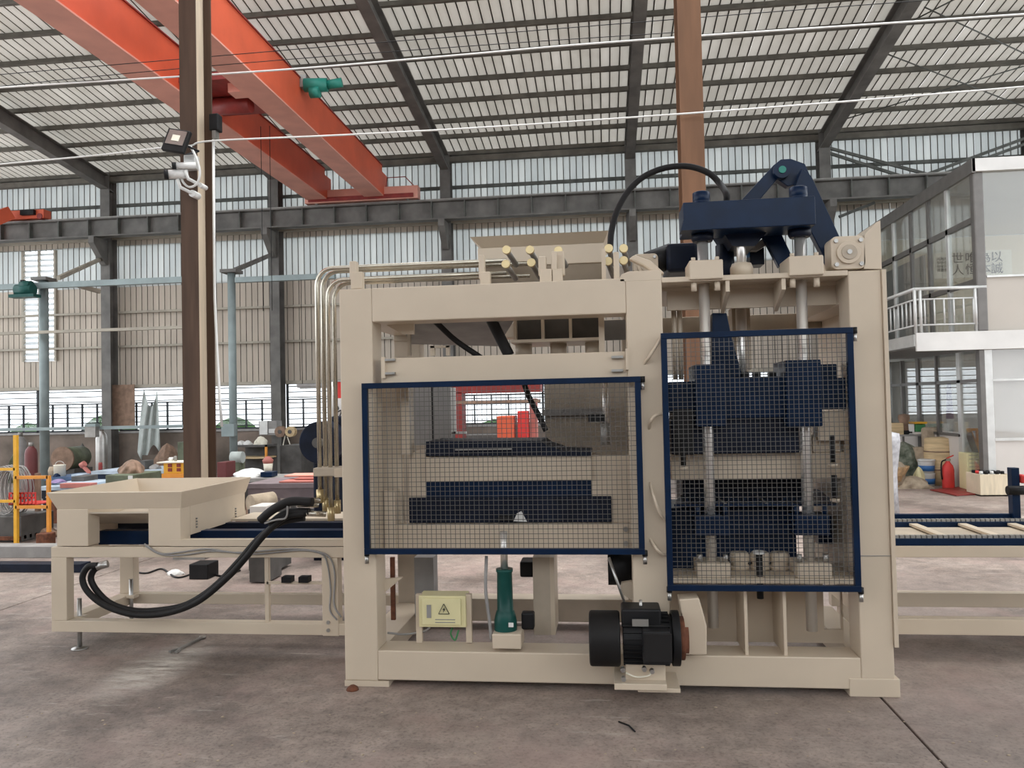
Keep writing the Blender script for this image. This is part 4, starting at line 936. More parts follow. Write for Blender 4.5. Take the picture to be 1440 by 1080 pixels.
for (a, b, c_, d) in ((418, 709, 448, 710), (430, 722, 458, 723), (420, 703, 450, 704)): MB().cyl(AY(a, b, Yq), AY(c_, d, Yq+.06), .017, 10).build('hose_fitting', 'pipe', hs)
c = AY(136, 797, Yq); MB().cyl(c, c+Vector((.06, .02, .015)), .022, 8).build('hose_fitting', 'steel', hs)
MB().tube(spline([AY(x, y, Yq-.03) for x, y in ((372, 736), (388, 731), (402, 728), (404, 712), (398, 708))], 5), .006, 6).build('cable_tie', 'grey', hs)

# ================================================================== FEED HOPPER FRAME (left)
YF = 4.58
ff = empty('feed_conveyor_frame', AY(280, 880, YF+.4), 'cream feed conveyor frame on levelling feet left of the machine', 'conveyor')
zb0, zb1 = .135, .205; zt0, zt1 = .60, .665; YR = 5.28; t = .07
xf0 = AY(72, 830, YF).x; xf1 = -1.43
for y in (YF, YR):
    MB().box(xf0, xf1, y, y+t, zb0, zb1).build('bottom_rail', 'cream', ff, .003); MB().box(xf0, xf1, y, y+t, zt0, zt1).build('top_rail', 'cream', ff, .003)
    MB().box(xf0, xf0+.105, y, y+t, zb1, zt0).build('post', 'cream', ff, .003)
    xx = AY(453, 830, YF).x; MB().box(xx, xx+.1, y-.003, y+t+.003, zb0-.003, zt0-.001).build('post', 'cream', ff, .003)
MB().box(xf0, xf0+.1, YF+t, YR, zb0, zb1).build('end_rail', 'cream', ff, .003); MB().box(xf0, xf0+.1, YF+t, YR, zt0, zt1).build('end_rail', 'cream', ff, .003)
x0, x1 = AY(240, 762, YF).x, xf1; MB().box(x0, x1, YF-.0, YF+.05, zt1+.005, zt1+.045).build('track_bar', 'cream', ff)
MB().box(AY(145, 750, YF+.3).x, xf1, YF+.25, YF+.33, zt1-.03, zt1+.06).build('drive_beam', 'navy', ff, .003)
MB().box(AY(120, 750, YR).x, xf1, YR-.12, YR-.06, zt1, zt1+.06).build('drive_beam', 'navy_dark', ff, .003)
MB().box(AY(330, 735, YR).x, xf1, YR-.04, YR+.3, zt1+.06, zt1+.075).build('deck_plate', 'cream', ff)
xx = AY(375, 830, YF+.02).x; MB().box(xx-.012, xx+.012, YF+.02, YF+.05, zb1, zt0).build('slim_post', 'cream', ff); MB().box(xx, AY(453, 815, YF).x, YF+.02, YF+.04, .435, .45).build('cable_shelf', 'cream', ff)
for px in (403, 427): c = AY(px, 808, YF); MB().box(c.x-.03, c.x+.03, YF-.01, YF+.05, .45, .485).build('plug', 'black', ff)
for y in (YF+.1, YR-.05):
    c = AY(97, 880, YF).x; f_ = MB().cyl((c, y, .01), (c, y, .32), .014, 10).build('levelling_bolt', 'steel', ff); MB().lathe((c, y, 0), [(.05, 0), (.05, .006), (.02, .016)], 18).build('levelling_foot', 'steel', f_)
    MB().box(c-.04, c+.04, y-.03, y+.03, .19, .21).build('bolt_plate', 'cream', f_)
MB().tube(spline([AY(x, y, YF-.01) for x, y in ((203, 765), (225, 778), (250, 777), (290, 772), (330, 777), (365, 775), (410, 772), (448, 776), (465, 786), (471, 810), (470, 850), (480, 868))], 6), .0055, 6).build('cable', 'grey', ff)
MB().tube(spline([AY(x, y, YF-.01) for x, y in ((205, 768), (228, 780), (262, 780), (300, 775), (360, 779), (420, 774), (452, 779), (461, 796), (465, 830), (464, 858), (474, 872))], 6), .005, 6).build('cable', 'grey', ff)
for q in ((462, 875), (462, 886)): c = AY(*q, YF); MB().cyl((c.x, YF-.01, c.z), (c.x, YF, c.z), .012, 6).build('bolt', 'steel', ff)
for px in (88, 478): pass
# hopper: an open tapered box
hp = empty('feed_hopper', AY(210, 760, YF+.4), 'open cream sheet metal hopper resting on the left conveyor frame', 'hopper')
hx0, hx1 = AY(70, 700, YF).x, AY(259, 700, YF).x; zt_ = AY(160, 692, YF).z; zl_ = AY(160, 716, YF).z
hy1 = 5.50; ix0, ix1 = AY(79, 716, YF).x, AY(253, 716, YF).x; zbm = zt1+.005
th = .012
def wall4(x0a, x1a, y0a, y1a, za, x0b, x1b, y0b, y1b, zb, name, m):
    a = [Vector(v) for v in ((x0a,y0a,za),(x1a,y0a,za),(x1a,y1a,za),(x0a,y1a,za))]; b = [Vector(v) for v in ((x0b,y0b,zb),(x1b,y0b,zb),(x1b,y1b,zb),(x0b,y1b,zb))]
    ca = sum(a, Vector())/4; cb = sum(b, Vector())/4
    for i in range(4):
        j = (i+1) % 4; A, Bq, C_, D_ = b[i], b[j], a[j], a[i]
        n = (Bq-A).cross(D_-A).normalized(); n = n if n.dot(ca-A) > 0 else -n; n = n*th
        MB().add([A, Bq, C_, D_, A+n, Bq+n, C_+n, D_+n], [(0,1,2,3), (7,6,5,4), (0,4,5,1), (1,5,6,2), (2,6,7,3), (3,7,4,0)]).build(name, m, hp)
# sloping front lip band and straight body
wall4(hx0, hx1, YF-.03, hy1, zt_, ix0, ix1, YF+.01, hy1-.03, zl_, 'hopper_lip', 'cream')
MB().box(ix1-.012, ix1, YF+.12, hy1-.03, zbm+.05, zl_).build('side_wall', 'cream', hp); MB().box(ix0+.02, ix0+.032, YF+.12, hy1-.03, zbm+.02, zl_).build('side_wall', 'cream', hp)
MB().box(ix0, ix1, hy1-.042, hy1-.03, zbm+.1, zl_).build('rear_wall', 'cream', hp)
fz = MB().box(ix0+.0, AY(123, 740, YF).x, YF+.005, YF+.12, zbm, zl_).build('front_leg', 'cream', hp, .003); MB().box(AY(208, 740, YF).x, ix1, YF+.005, YF+.12, zbm, zl_).build('front_leg', 'cream', hp, .003)
quad('inner_slope', 'cream_dark', [(ix0+.02, YF+.35, zbm+.1), (ix1-.02, YF+.35, zbm+.1), (ix1-.02, YF+.02, zl_-.02), (ix0+.02, YF+.02, zl_-.02)], .01, hp)
quad('inner_floor', 'cream_dark', [(ix0+.02, YF+.34, zbm+.09), (ix1-.02, YF+.34, zbm+.09), (ix1-.02, hy1-.05, zbm+.16), (ix0+.02, hy1-.05, zbm+.16)], .01, hp)
for px, py in ((276, 741), (331, 726)):
    c = AX(px, py, ix1)
    for k in range(4): MB().cyl((ix1, c.y, c.z+.018*k), (ix1+.008, c.y, c.z+.018*k), .006, 6).build('bolt', 'steel_dull', hp)

# ================================================================== RIGHT CONVEYOR
YC = 4.76
rc_ = empty('pallet_conveyor', (2.6, YC+.3, 0), 'cream and navy pallet conveyor leaving the right side of the machine', 'conveyor')
cx0, cx1 = 1.45, 4.2
for y in (YC, YC+.62):
    MB().box(cx0, cx1, y, y+.07, .13, .22).build('bottom_rail', 'cream', rc_, .003)
    z0, z1 = AY(1350, 784, YC).z, AY(1350, 768, YC).z
    MB().box(cx0, cx1, y, y+.07, z0, z1).build('top_rail', 'cream', rc_, .003)
    MB().box(cx0+.05, cx0+.13, y, y+.07, .22, z0).build('post', 'cream', rc_, .003)
    MB().box(cx1-.1, cx1, y, y+.07, 0, z0).build('post', 'cream', rc_, .003)
    MB().box(cx0+.05, cx0+.13, y, y+.07, 0, .13).build('foot', 'cream', rc_)
    n0 = z1
    MB().box(cx0, cx1, y+.01, y+.06, z1, z1+.042).build('guide_rail', 'navy', rc_, .003)
    ch = MB(); 
    for k in range(90): xk = cx0+.02+k*.03; ch.box(xk, xk+.024, y+.02, y+.05, z1+.042, z1+.058)
    ch.build('chain', 'steel_dull', rc_, kind='stuff')
for k in range(9): xk = cx0+.2+k*.3; MB().box(xk, xk+.05, YC+.07, YC+.62, z1+.02, z1+.035).build('cross_slat', 'cream', rc_)
MB().box(cx0, cx1, YC+.1, YC+.6, z1+.0, z1+.012).build('deck', 'cream_dark', rc_)
a = AY(1250, 730, YC+.75); b = AY(1424, 727, YC+.75)
MB().box(a.x, b.x, YC+.75, YC+.79, b.z-.02, b.z+.02).build('side_rail', 'navy', rc_)
for kx in (a.x+.15, (a.x+b.x)/2, b.x-.12): MB().box(kx, kx+.03, YC+.66, YC+.79, b.z-.035, b.z-.02).build('rail_bracket', 'navy', rc_); MB().box(kx, kx+.03, YC+.66, YC+.69, b.z-.12, b.z-.02).build('rail_bracket', 'navy', rc_)
x0, x1, z0, z1b = RC(1424, 658, 1435, 740, YC+.72); MB().box(x0, x1, YC+.72, YC+.78, b.z-.03, z1b).build('end_post', 'navy', rc_, .003)
MB().cyl((x0-.04, YC+.70, b.z+.18), (x1+.05, YC+.70, b.z+.18), .03, 12).build('sensor_bracket', 'black', rc_)
B('control_cap', 'red', 1437, 668, 1446, 680, YC+.7, .08, rc_, .01)
# wrapped object just right of the machine
w0 = AY(1247, 690, 10.6)
wr = MB().lathe((w0.x, 10.6, 0), [(.14, 0), (.13, .3), (.13, .5), (.16, .75), (.18, .92), (.17, 1.02), (.05, 1.05)], 20).build('wrapped_bundle', 'plastic_wrap'); tag(wr, 'tall bundle wrapped in clear plastic right behind the machine', 'bundle')

# ================================================================== CLUTTER AT THE OFFICE
def on_floor(px, py): return AZ(px, py, 0)
# baskets
c = on_floor(1258, 688); e = empty('basket', (c.x, c.y+.2, 0), 'brown wicker basket on the floor nearest the machine', 'basket')
MB().lathe((c.x, c.y+.2, 0), [(.16, 0), (.22, .2), (.29, .33), (.30, .36), (.27, .36), (.18, .05)], 20).build('body', 'straw', e)
tag(MB().lathe((c.x+.02, c.y+.2, .06), [(.18, 0), (.24, .27), (.17, .36), (.04, .40)], 14).build('rags', 'sack'), 'grey rags heaped in the brown wicker basket', 'rags')
# tarp heap
c = on_floor(1300, 680)
def heap(name, cx, cy, rx, ry, h, m, seed, n=22):
    rnd = random.Random(seed); ph = [rnd.uniform(0, 6) for _ in range(8)]
    mb = MB(); rows = 10; k0 = 0; vs = []; fs = []
    for i in range(rows+1):
        v = i/rows; rr = math.cos(v*math.pi/2)**.6
        for j in range(n):
            a = 2*math.pi*j/n; w = 1+.13*math.sin(3*a+ph[0]+4*v)+.09*math.sin(7*a+ph[1]-6*v)+.05*math.sin(13*a+ph[2])
            vs.append((cx+rx*rr*w*math.cos(a), cy+ry*rr*w*math.sin(a), h*v*(1+.06*math.sin(5*a+ph[3])*(1-v))))
    for i in range(rows):
        for j in range(n): fs.append((i*n+j, i*n+(j+1) % n, (i+1)*n+(j+1) % n, (i+1)*n+j))
    fs.append(tuple(range(rows*n, rows*n+n)))
    return mb.add(vs, fs, False).build(name, m)
tag(heap('tarpaulin_heap', c.x-.28, c.y+.1, .44, .32, .72, 'tarp', 3), 'crumpled dark green tarpaulin heap below the glass partition', 'tarpaulin')
tag(heap('sack', on_floor(1285, 687).x, on_floor(1285, 687).y+.1, .32, .2, .2, 'sack', 5, 14), 'flat tan sack lying on the floor behind the basket', 'sack')
tag(heap('sack', on_floor(1297, 686).x, on_floor(1297, 686).y+.12, .1, .1, .34, 'yellow_sign', 6, 12), 'crumpled yellow paper bag beside the paint buckets', 'bag')
# shelf table with things on it
c = AY(1285, 612, 14.4)
st = empty('work_table', (4.95, 14.7, 0), 'low table with yellow brackets standing behind the tarpaulin heap', 'table')
tx0, tx1 = AY(1252, 612, 14.4).x, AY(1322, 612, 14.4).x; tz = AY(1288, 611, 14.4).z
MB().box(tx0, tx1, 14.4, 15.0, tz-.03, tz).build('table_top', 'grey', st)
for x in (tx0+.05, tx1-.05):
    for y in (14.45, 14.95): MB().box(x-.02, x+.02, y-.02, y+.02, 0, tz-.03).build('leg', 'steelwork', st)
for px in (1302, 1317): x = AY(px, 630, 14.36).x; MB().box(x-.025, x+.025, 14.34, 14.38, tz-.55 if px == 1302 else tz-.2, tz).build('yellow_bracket', 'yellow', st)
def on(px0, px1, z, h, Y, dep, m, name, label, cat, group=None):
    x0, x1 = AY(px0, 600, Y).x, AY(px1, 600, Y).x; return tag(MB().box(x0, x1, Y, Y+dep, z, z+h).build(name, m, None, .01), label, cat, group)
on(1254, 1271, tz, .20, 14.45, .3, 'wood', 'wooden_crate', 'small slatted wooden crate on the low table', 'crate')
c = AY(1271, 590, 14.6); e = empty('cap_heap', (c.x, 14.6, tz), 'dark boot standing right of the crate on the low table', 'boot')
MB().lathe((c.x, 14.6, tz), [(.08, 0), (.09, .12), (.075, .22), (.10, .28), (.09, .34), (.02, .36)], 12).build('shaft', 'brown', e); MB().box(c.x-.05, c.x+.12, 14.5, 14.62, tz, tz+.07).build('toe', 'black', e, .02)
e = empty('plastic_tub', (AY(1294, 600, 14.5).x, 14.6, tz), 'green plastic tub with yellow rim on the low table', 'tub')
x0, x1 = AY(1287, 600, 14.5).x, AY(1302, 600, 14.5).x; MB().box(x0, x1, 14.5, 14.75, tz+.04, tz+.18).build('body', 'green', e, .02); MB().box(x0-.02, x1+.02, 14.48, 14.77, tz+.18, tz+.215).build('rim', 'yellow', e, .008)
on(1278, 1286, tz, .18, 14.5, .2, 'white', 'plastic_bag', 'white plastic bag left of the green tub', 'bag'); on(1286, 1313, tz, .04, 14.4, .35, 'white_panel', 'tray', 'white flat tray under the green tub', 'tray')
on(1313, 1320, tz, .06, 14.45, .2, 'rust', 'brick', 'rusty brown block at the right end of the low table', 'block')
# cardboard boxes by the glass
c = on_floor(1322, 684)
tag(MB().box(c.x-.24, c.x+.0, c.y+.35, c.y+.6, 0, .62).build('storage_box', 'sack', None, .01), 'grey brown box standing left of the wooden drum', 'box')
dr = empty('wooden_drum', (AZ(1335, 684, 0).x, c.y+.45, 0), 'round wooden drum bound with wire behind the fire extinguisher', 'drum')
x = AZ(1335, 684, 0).x; MB().lathe((x, c.y+.3, 0), [(.22, 0), (.24, .25), (.25, .5), (.23, .78), (.05, .80)], 22).build('staves', 'wood', dr)
for z in (.25, .55): MB().lathe((x, c.y+.3, z), [(.252, 0), (.256, .01), (.252, .02)], 22).build('hoop', 'brown', dr)
tag(MB().box(x-.12, x+.2, c.y+.62, c.y+.8, 0, .95).build('filled_sack', 'sack', None, .05), 'upright beige sack behind the wooden drum', 'sack')
# paint buckets
c = on_floor(1309, 684)
for k, (lab, m_) in enumerate((('blue and white paint bucket at the bottom of the stack', 'blue'), ('blue banded paint bucket on top of the stack', 'blue'))):
    e = empty('paint_bucket', (c.x, c.y+.15, k*.215), lab, 'bucket', 'stacked paint buckets')
    z = k*.215; MB().lathe((c.x, c.y+.15, z), [(.115, 0), (.13, .2), (.13, .21)], 22).build('body', 'white', e)
    MB().lathe((c.x, c.y+.15, z+.03), [(.119, 0), (.127, .09), (.125, .09)], 22).build('label_band', m_, e)
    if k: MB().lathe((c.x, c.y+.15, z+.19), [(.135, 0), (.138, .03), (.12, .035)], 22).build('lid', 'white', e)
# fire extinguisher
c = on_floor(1334, 687); e = empty('fire_extinguisher', (c.x, c.y, 0), 'red fire extinguisher standing on the floor by the glass', 'fire extinguisher')
MB().lathe((c.x, c.y, 0), [(.085, 0), (.09, .02), (.09, .30), (.075, .37), (.035, .42), (.03, .44)], 22).build('cylinder', 'red', e)
MB().box(c.x-.03, c.x+.04, c.y-.02, c.y+.02, .44, .48).build('valve', 'steel', e); MB().bar((c.x-.02, c.y, .48), (c.x+.09, c.y, .53), .02, .015).build('handle', 'red', e)
MB().tube(spline([(c.x-.03, c.y, .46), (c.x-.10, c.y-.02, .42), (c.x-.11, c.y-.02, .25), (c.x-.10, c.y-.02, .15)]), .011, 8).build('hose', 'black', e)
q = [AZ(1308, 690, 0), AZ(1345, 698, 0), AZ(1376, 696, 0), AZ(1348, 686, 0)]
tag(MB().add([v+Vector((0, 0, .005)) for v in q]+[v+Vector((0, 0, .02)) for v in q], [(3,2,1,0), (4,5,6,7), (0,1,5,4), (1,2,6,5), (2,3,7,6), (3,0,4,7)]).build('floor_mat', 'red_dark'), 'dark red mat on the floor before the office door', 'mat')
# crate of spray cans
x0, x1 = AZ(1379, 698, 0).x, AZ(1423, 698, 0).x; y0 = AZ(1385, 698, 0).y
cr_ = empty('wooden_box', ((x0+x1)/2, y0+.3, 0), 'pale wooden box holding spray cans before the white wall', 'box')
for nm, a in (('front_board', (x0, x1, y0, y0+.02)), ('rear_board', (x0, x1, y0+.43, y0+.45)), ('side_board', (x0, x0+.02, y0+.02, y0+.43)), ('side_board', (x1-.02, x1, y0+.02, y0+.43))): MB().box(*a, .0, .32).build(nm, 'wood_pale', cr_)
MB().box(x0, x1, y0, y0+.45, 0, .02).build('bottom_board', 'wood_pale', cr_)
can0 = None
for i in range(5):
    for j in range(3):
        x, y = x0+.06+i*(x1-x0-.12)/4, y0+.10+j*.12; m_ = random.choice(['black', 'red', 'white', 'black'])
        e = empty('spray_can', (x, y, .02), {'black': 'black capped spray can in the pale wooden box', 'red': 'red capped spray can in the pale wooden box', 'white': 'white capped spray can in the pale wooden box'}[m_], 'can', 'spray cans in the wooden box, %s caps' % m_)
        MB().lathe((x, y, .02), [(.032, 0), (.032, .27), (.026, .29)], 12).build('can_body', 'alu_light', e); MB().lathe((x, y, .31), [(.026, 0), (.026, .045), (.02, .05)], 12).build('cap', m_, e)
# things behind the office glass: yellow boxes and orange frame
x = AZ(1370, 690, 0).x
e = empty('carton', (OX+.4, 13.0, .02), 'tall yellow printed carton standing in the office doorway', 'carton')
Yc = 12.95; a = AY(1360, 650, Yc).x; b = AY(1379, 650, Yc).x; zc = AY(1369, 637, Yc).z
MB().box(a, b, Yc, Yc+.3, .02, zc).build('carton_body', 'yellow_sign', e, .01)
for k in range(7): MB().box(a+.03, b-.03, Yc-.003, Yc, .25+k*.06, .258+k*.06).build('printed_line', 'grey', e)
of_ = empty('orange_chair', (OX+.5, 13.5, .02), 'orange framed chair stacked behind the yellow carton', 'chair'); 
z0 = zc; 
MB().bar(AY(1363, 605, 13.3), AY(1377, 640, 13.3), .10, .03).build('backrest', 'orange', of_); MB().bar(AY(1358, 604, 13.3), AY(1377, 604, 13.3), .04, .04).build('frame', 'orange', of_); MB().bar(AY(1377, 604, 13.3), AY(1379, 690, 13.3), .10, .04).build('leg', 'orange', of_); MB().bar(AY(1361, 606, 13.35), AY(1372, 637, 13.35), .20, .02).build('seat', 'brown', of_)
c = AY(1324, 585, 14.8); e = empty('umbrella', (OX+.15, 15.0, .5), 'folded purple and white umbrella leaning inside the glass', 'umbrella')
yv = ypx(1325, 1.2); MB().cyl((OX+.12, yv, .75), (OX+.12, yv, 1.1), .02, 10, .06).build('tip', 'white', e); MB().cyl((OX+.12, yv, 1.1), (OX+.12, yv, 1.75), .06, 12, .03).build('canopy', 'purple', e)

# ================================================================== CLUTTER AT THE LEFT
def lcyl(px, pytop, pybot, rpx, Y, m, label, name='gas_cylinder'):
    c = AY(px, pybot, Y); zt_c = AY(px, pytop, Y).z; r = AY(px+rpx, pybot, Y).x-c.x; z0 = 0.0; h = zt_c
    e = empty(name, (c.x, Y, 0), label, 'gas cylinder', 'gas cylinders at the back left')
    MB().lathe((c.x, Y, 0), [(r*.95, 0), (r, .02), (r, h*.80), (r*.85, h*.87), (r*.4, h*.93), (r*.3, h*.94)], 20).build('cylinder', m, e)
    MB().lathe((c.x, Y, h*.93), [(r*.4, 0), (r*.4, h*.07)], 12).build('valve_cap', 'steel_dull', e)
lcyl(29, 608, 665, 7, 14.6, 'grey', 'dark grey gas cylinder at far left behind the red one'); lcyl(44, 622, 665, 7.5, 13.0, 'maroon', 'dark red gas cylinder beside the left blue grey post')
lcyl(143, 600, 660, 7, 14.8, 'steel', 'tall silver gas cylinder under the pale power box')
# barrel ring
c = AY(89, 640, 15.5); e = empty('steel_barrel', (c.x, 15.5, 0), 'rusty round steel barrel lying behind the blue table', 'barrel')
MB().cyl((c.x, 15.5, .55), (c.x-.1, 16.2, .55), .24, 22).build('shell', 'olive', e); MB().cyl((c.x, 15.46, .55), (c.x, 15.5, .55), .26, 22).build('rim', 'brown', e); MB().box(c.x-.25, c.x+.25, 15.5, 16.1, 0, .33).build('cradle', 'grey_dark', e)
# blue tables with sheets
def table(px0, px1, pyt, Y, dep, m, mt, label, name='work_table', h=None):
    x0, x1 = AY(px0, pyt, Y).x, AY(px1, pyt, Y).x; z = AY((px0+px1)/2, pyt, Y).z
    e = empty(name, ((x0+x1)/2, Y+dep/2, 0), label, 'table', 'work tables at the back left')
    MB().box(x0, x1, Y, Y+dep, z-.05, z).build('table_top', mt, e); MB().box(x0+.02, x1-.02, Y+.02, Y+.06, z-.16, z-.05).build('apron', m, e)
    for x in (x0+.06, x1-.06):
        for y in (Y+.06, Y+dep-.06): MB().box(x-.03, x+.03, y-.03, y+.03, 0, z-.05).build('leg', m, e)
    return x0, x1, z
x0, x1, z = table(55, 140, 684, 9.6, 1.0, 'navy_dark', 'blue_pale', 'dark blue steel table topped with pale sheets, left of the hopper')
tag(MB().box(x1-.55, x1-.1, 9.58, 9.7, z-.02, z+.04).build('brick_strip', 'pink', None, .004), 'pink flat block on the front edge of the pale topped table', 'block')
tag(MB().box(x0+.1, x0+.7, 9.8, 10.2, z+.001, z+.03).build('steel_sheet', 'blue_pale', None, .002), 'pale blue steel sheet lying on the left table', 'sheet')
x0, x1, z = table(128, 235, 662, 11.6, 1.0, 'navy', 'blue_pale', 'navy steel table behind the brown leather seat')
x0, x1, z = table(62, 132, 671, 11.9, .9, 'blue_table', 'blue_table', 'dusty blue steel table before the rusty barrel')
e = empty('paint_can', (AY(84, 660, 12.1).x, 12.1, z), 'dirty white paint can on the dusty blue table', 'can'); MB().lathe((AY(84, 660, 12.1).x, 12.1, z), [(.09, 0), (.09, .18), (.095, .19)], 18).build('body', 'paper', e); MB().tube(spline([(AY(84, 660, 12.1).x+.09*math.cos(t), 12.1, z+.17+.08*math.sin(t)) for t in (0, .8, 1.57, 2.3, 3.14)]), .005, 5).build('bail', 'steel', e)
tag(MB().lathe((AY(68, 658, 12.0).x, 12.1, z), [(.06, 0), (.07, .1), (.05, .16)], 12).build('jar', 'sack'), 'small tan jar left of the paint can', 'jar')
e = empty('angle_grinder', (AY(118, 655, 12.0).x, 12.3, z), 'pink handled tool leaning beside the paint can', 'tool'); c = AY(117, 647, 12.2)
zt2 = AY(97, 671, 11.9).z; c = Vector((c.x, 12.2, zt2+.15)); MB().bar(c, (c.x+.13, 12.2, zt2+.028), .04, .05).build('shaft', 'pink', e); MB().cyl(c+Vector((-.04, 0, .01)), c+Vector((.03, 0, .05)), .05, 12).build('head', 'pink', e)
# brown saddle and green box
x0, x1 = AY(148, 680, 8.9).x, AY(188, 680, 8.9).x; zz = AY(168, 668, 8.9).z
gb = empty('machine_cabinet', ((x0+x1)/2, 9.1, 0), 'grey green machine cabinet directly behind the hopper', 'cabinet'); MB().box(x0, x1, 8.9, 9.5, 0, zz).build('case', 'olive', gb, .01); B('switch_plate', 'white', 180, 669, 186, 676, 8.89, .01, gb)
def sad(u, v):
    x = x0+.02+(x1-x0-.04)*u; y = 8.95+.5*v; z = zz+.01+.14*math.sin(math.pi*v)*(1-.5*math.sin(math.pi*u))+.05*math.sin(u*9+v*4)*math.sin(math.pi*v)
    return (x, y, z)
tag(heap('leather_bag', (x0+x1)/2-.03, 9.2, .15, .13, .17, 'brown', 12, 16), 'brown leather bag slumped on the grey green cabinet', 'bag').location.z = zz
# orange block mould + cup on board
x0, x1 = AY(228, 662, 9.0).x, AY(259, 662, 9.0).x; z0, z1 = AY(243, 672, 9.0).z, AY(243, 651, 9.0).z
e = empty('block_mould', ((x0+x1)/2, 9.15, 0), 'orange yellow cast block with square holes standing before the brown column', 'mould')
MB().box(x0-.01, x1+.01, 9.0, 9.3, z0, z0+.05).build('foot_plate', 'orange', e, .004)
for i in range(5): xx = x0+(x1-x0)*(i+.5)/5; MB().box(xx-.012, xx+.012, 8.99, 9.3, z0-.03, z0).build('tooth', 'orange', e)
mb = MB().box(x0+.0, x1, 9.03, 9.28, z0+.05, z1); mb.build('body', 'yellow', e, .004)
for i in (.3, .7):
    for j in (.35, .75): xx = x0+(x1-x0)*i; zj = z0+.05+(z1-z0-.05)*j; MB().box(xx-.025, xx+.025, 9.022, 9.03, zj-.02, zj+.02).build('pocket', 'red_dark', e)
MB().box(x0-.06, x1+.0, 8.98, 9.3, z1, z1+.012).build('top_board', 'paper', e)
MB().box(x0+.05, x1-.05, 9.05, 9.25, 0, z0-.03).build('pedestal', 'grey_dark', e)
c = AY(243, 645, 9.12); e = empty('mug', (c.x-.02, 9.12, z1+.012), 'white mug standing on the orange yellow block', 'mug')
MB().lathe((c.x-.02, 9.12, z1+.012), [(.022, 0), (.026, .05), (.022, .05)], 14).build('cup', 'white', e); MB().tube(spline([(c.x-.042, 9.12, z1+.05), (c.x-.06, 9.12, z1+.04), (c.x-.042, 9.12, z1+.02)]), .004, 5).build('handle', 'white', e)
tag(MB().lathe((c.x+.035, 9.12, z1+.012), [(.018, 0), (.018, .06), (.012, .065)], 12).build('steel_cup', 'steel_dull'), 'small grey metal cup right of the white mug', 'cup')
# yellow rack frames at far left
ry = 8.4
e = empty('pipe_rack', (AY(35, 740, ry).x, ry+.2, 0), 'orange yellow tube rack at the left edge of the frame', 'rack')
xA, xB = AY(21, 700, ry).x, AY(67, 700, ry).x; zA = AY(21, 612, ry).z; zB = AY(67, 669, ry).z
MB().box(xA-.02, xA+.02, ry, ry+.04, 0, zA).build('post', 'yellow', e); MB().box(xB-.018, xB+.018, ry, ry+.036, 0, zB).build('post', 'orange', e)
MB().box(xA, xB, ry, ry+.04, zB-.035, zB).build('rail', 'orange', e)
zC = AY(45, 713, ry).z; MB().box(xA, xB, ry, ry+.04, zC-.02, zC+.015).build('rail', 'orange', e)
zD = AY(10, 660, ry).z; zE = AY(10, 705, ry).z
for z in (zD, zE): MB().box(xA-.9, xA, ry, ry+.035, z-.015, z+.015).build('rail', 'yellow', e)
xm = AY(43, 700, ry+.5).x
for x in (xm,): MB().box(x-.025, x+.025, ry+.6, ry+.65, 0, zB-.02).build('rear_post', 'brown', e)
MB().box(xA, xB, ry+.5, ry+.9, zC+.05, zC+.06).build('shelf', 'blue_pale', e)
# red plastic crate on the shelf
crt = empty('plastic_crate', ((xA+xB)/2, ry+.6, zC), 'red slotted plastic crate on the yellow rack', 'crate')
x0, x1 = AY(26, 700, ry+.2).x, AY(62, 700, ry+.2).x; z0 = zC+.015; h = .15
MB().box(x0, x1, ry+.0+.05, ry+.42, z0, z0+.01).build('bottom', 'red', crt)
for z in (z0, z0+h/2, z0+h-.02): MB().box(x0, x1, ry+.05, ry+.07, z, z+.02).build('band', 'red', crt)
for i in range(8): xx = x0+(x1-x0)*i/7; MB().box(xx-.006, xx+.006, ry+.05, ry+.065, z0, z0+h).build('slat', 'red', crt)
for i in range(4): tag(MB().box(xA-.75, xA-.04, ry+.1+.09*i, ry+.14+.09*i, .03+.0*i, .07).build('steel_bar', 'rust'), 'rusty flat steel bar on the floor under the yellow rack', 'bar', 'rusty bars under the rack')
rw_ = random.Random(4); cp = []
for i in range(15*16):
    t_ = i/16*2*math.pi; k_ = i/16; cp.append((xA-.30+(.15+.03*math.sin(k_*2.1))*math.cos(t_), ry+.18+.022*k_, .60+(.27+.03*math.sin(k_*3.3))*math.sin(t_)))
tag(MB().tube(cp, .007, 5).build('wire_coil', 'grey'), 'tangled grey wire coil beside the yellow rack post', 'wire coil')
tag(MB().box(xA-.7, xA-.04, ry+.15, ry+.7, 0, .3).build('coil_stand', 'grey_dark', None, .01), 'dark stand under the tangled wire coil', 'stand')
# floor level: dark channel, boxes
tag(MB().box(-9.5, AY(72, 768, 6.9).x+.3, 6.9, 7.05, 0, .08).build('steel_channel', 'navy_dark', None, .004), 'long dark steel channel on the floor at far left', 'channel')
tag(MB().box(-9.5, AY(75, 745, 7.6).x+.4, 7.6, 7.8, .0, .12).build('steel_channel', 'grey', None, .004), 'grey steel channel on the floor behind the dark one', 'channel')
c = on_floor(58, 768); tag(MB().box(c.x-.07, c.x+.07, c.y, c.y+.15, 0, .14).build('iron_block', 'rust', None, .01), 'small rusty iron block near the grey channel', 'block')
c = on_floor(30, 760); tag(heap('scrap_heap', c.x, c.y+.3, .3, .15, .12, 'brown', 4, 14), 'low heap of brown scrap pieces on the floor at far left', 'scrap')
c = on_floor(279, 815); tag(MB().box(c.x-.09, c.x+.09, c.y, c.y+.2, 0, .135).build('toolbox', 'black', None, .008), 'black box on the floor seen beneath the feed frame', 'box')
c = on_floor(247, 808); tag(heap('rag', c.x, c.y, .08, .05, .05, 'white', 14, 12), 'small crumpled white rag left of the black box', 'rag')
c = on_floor(200, 800)
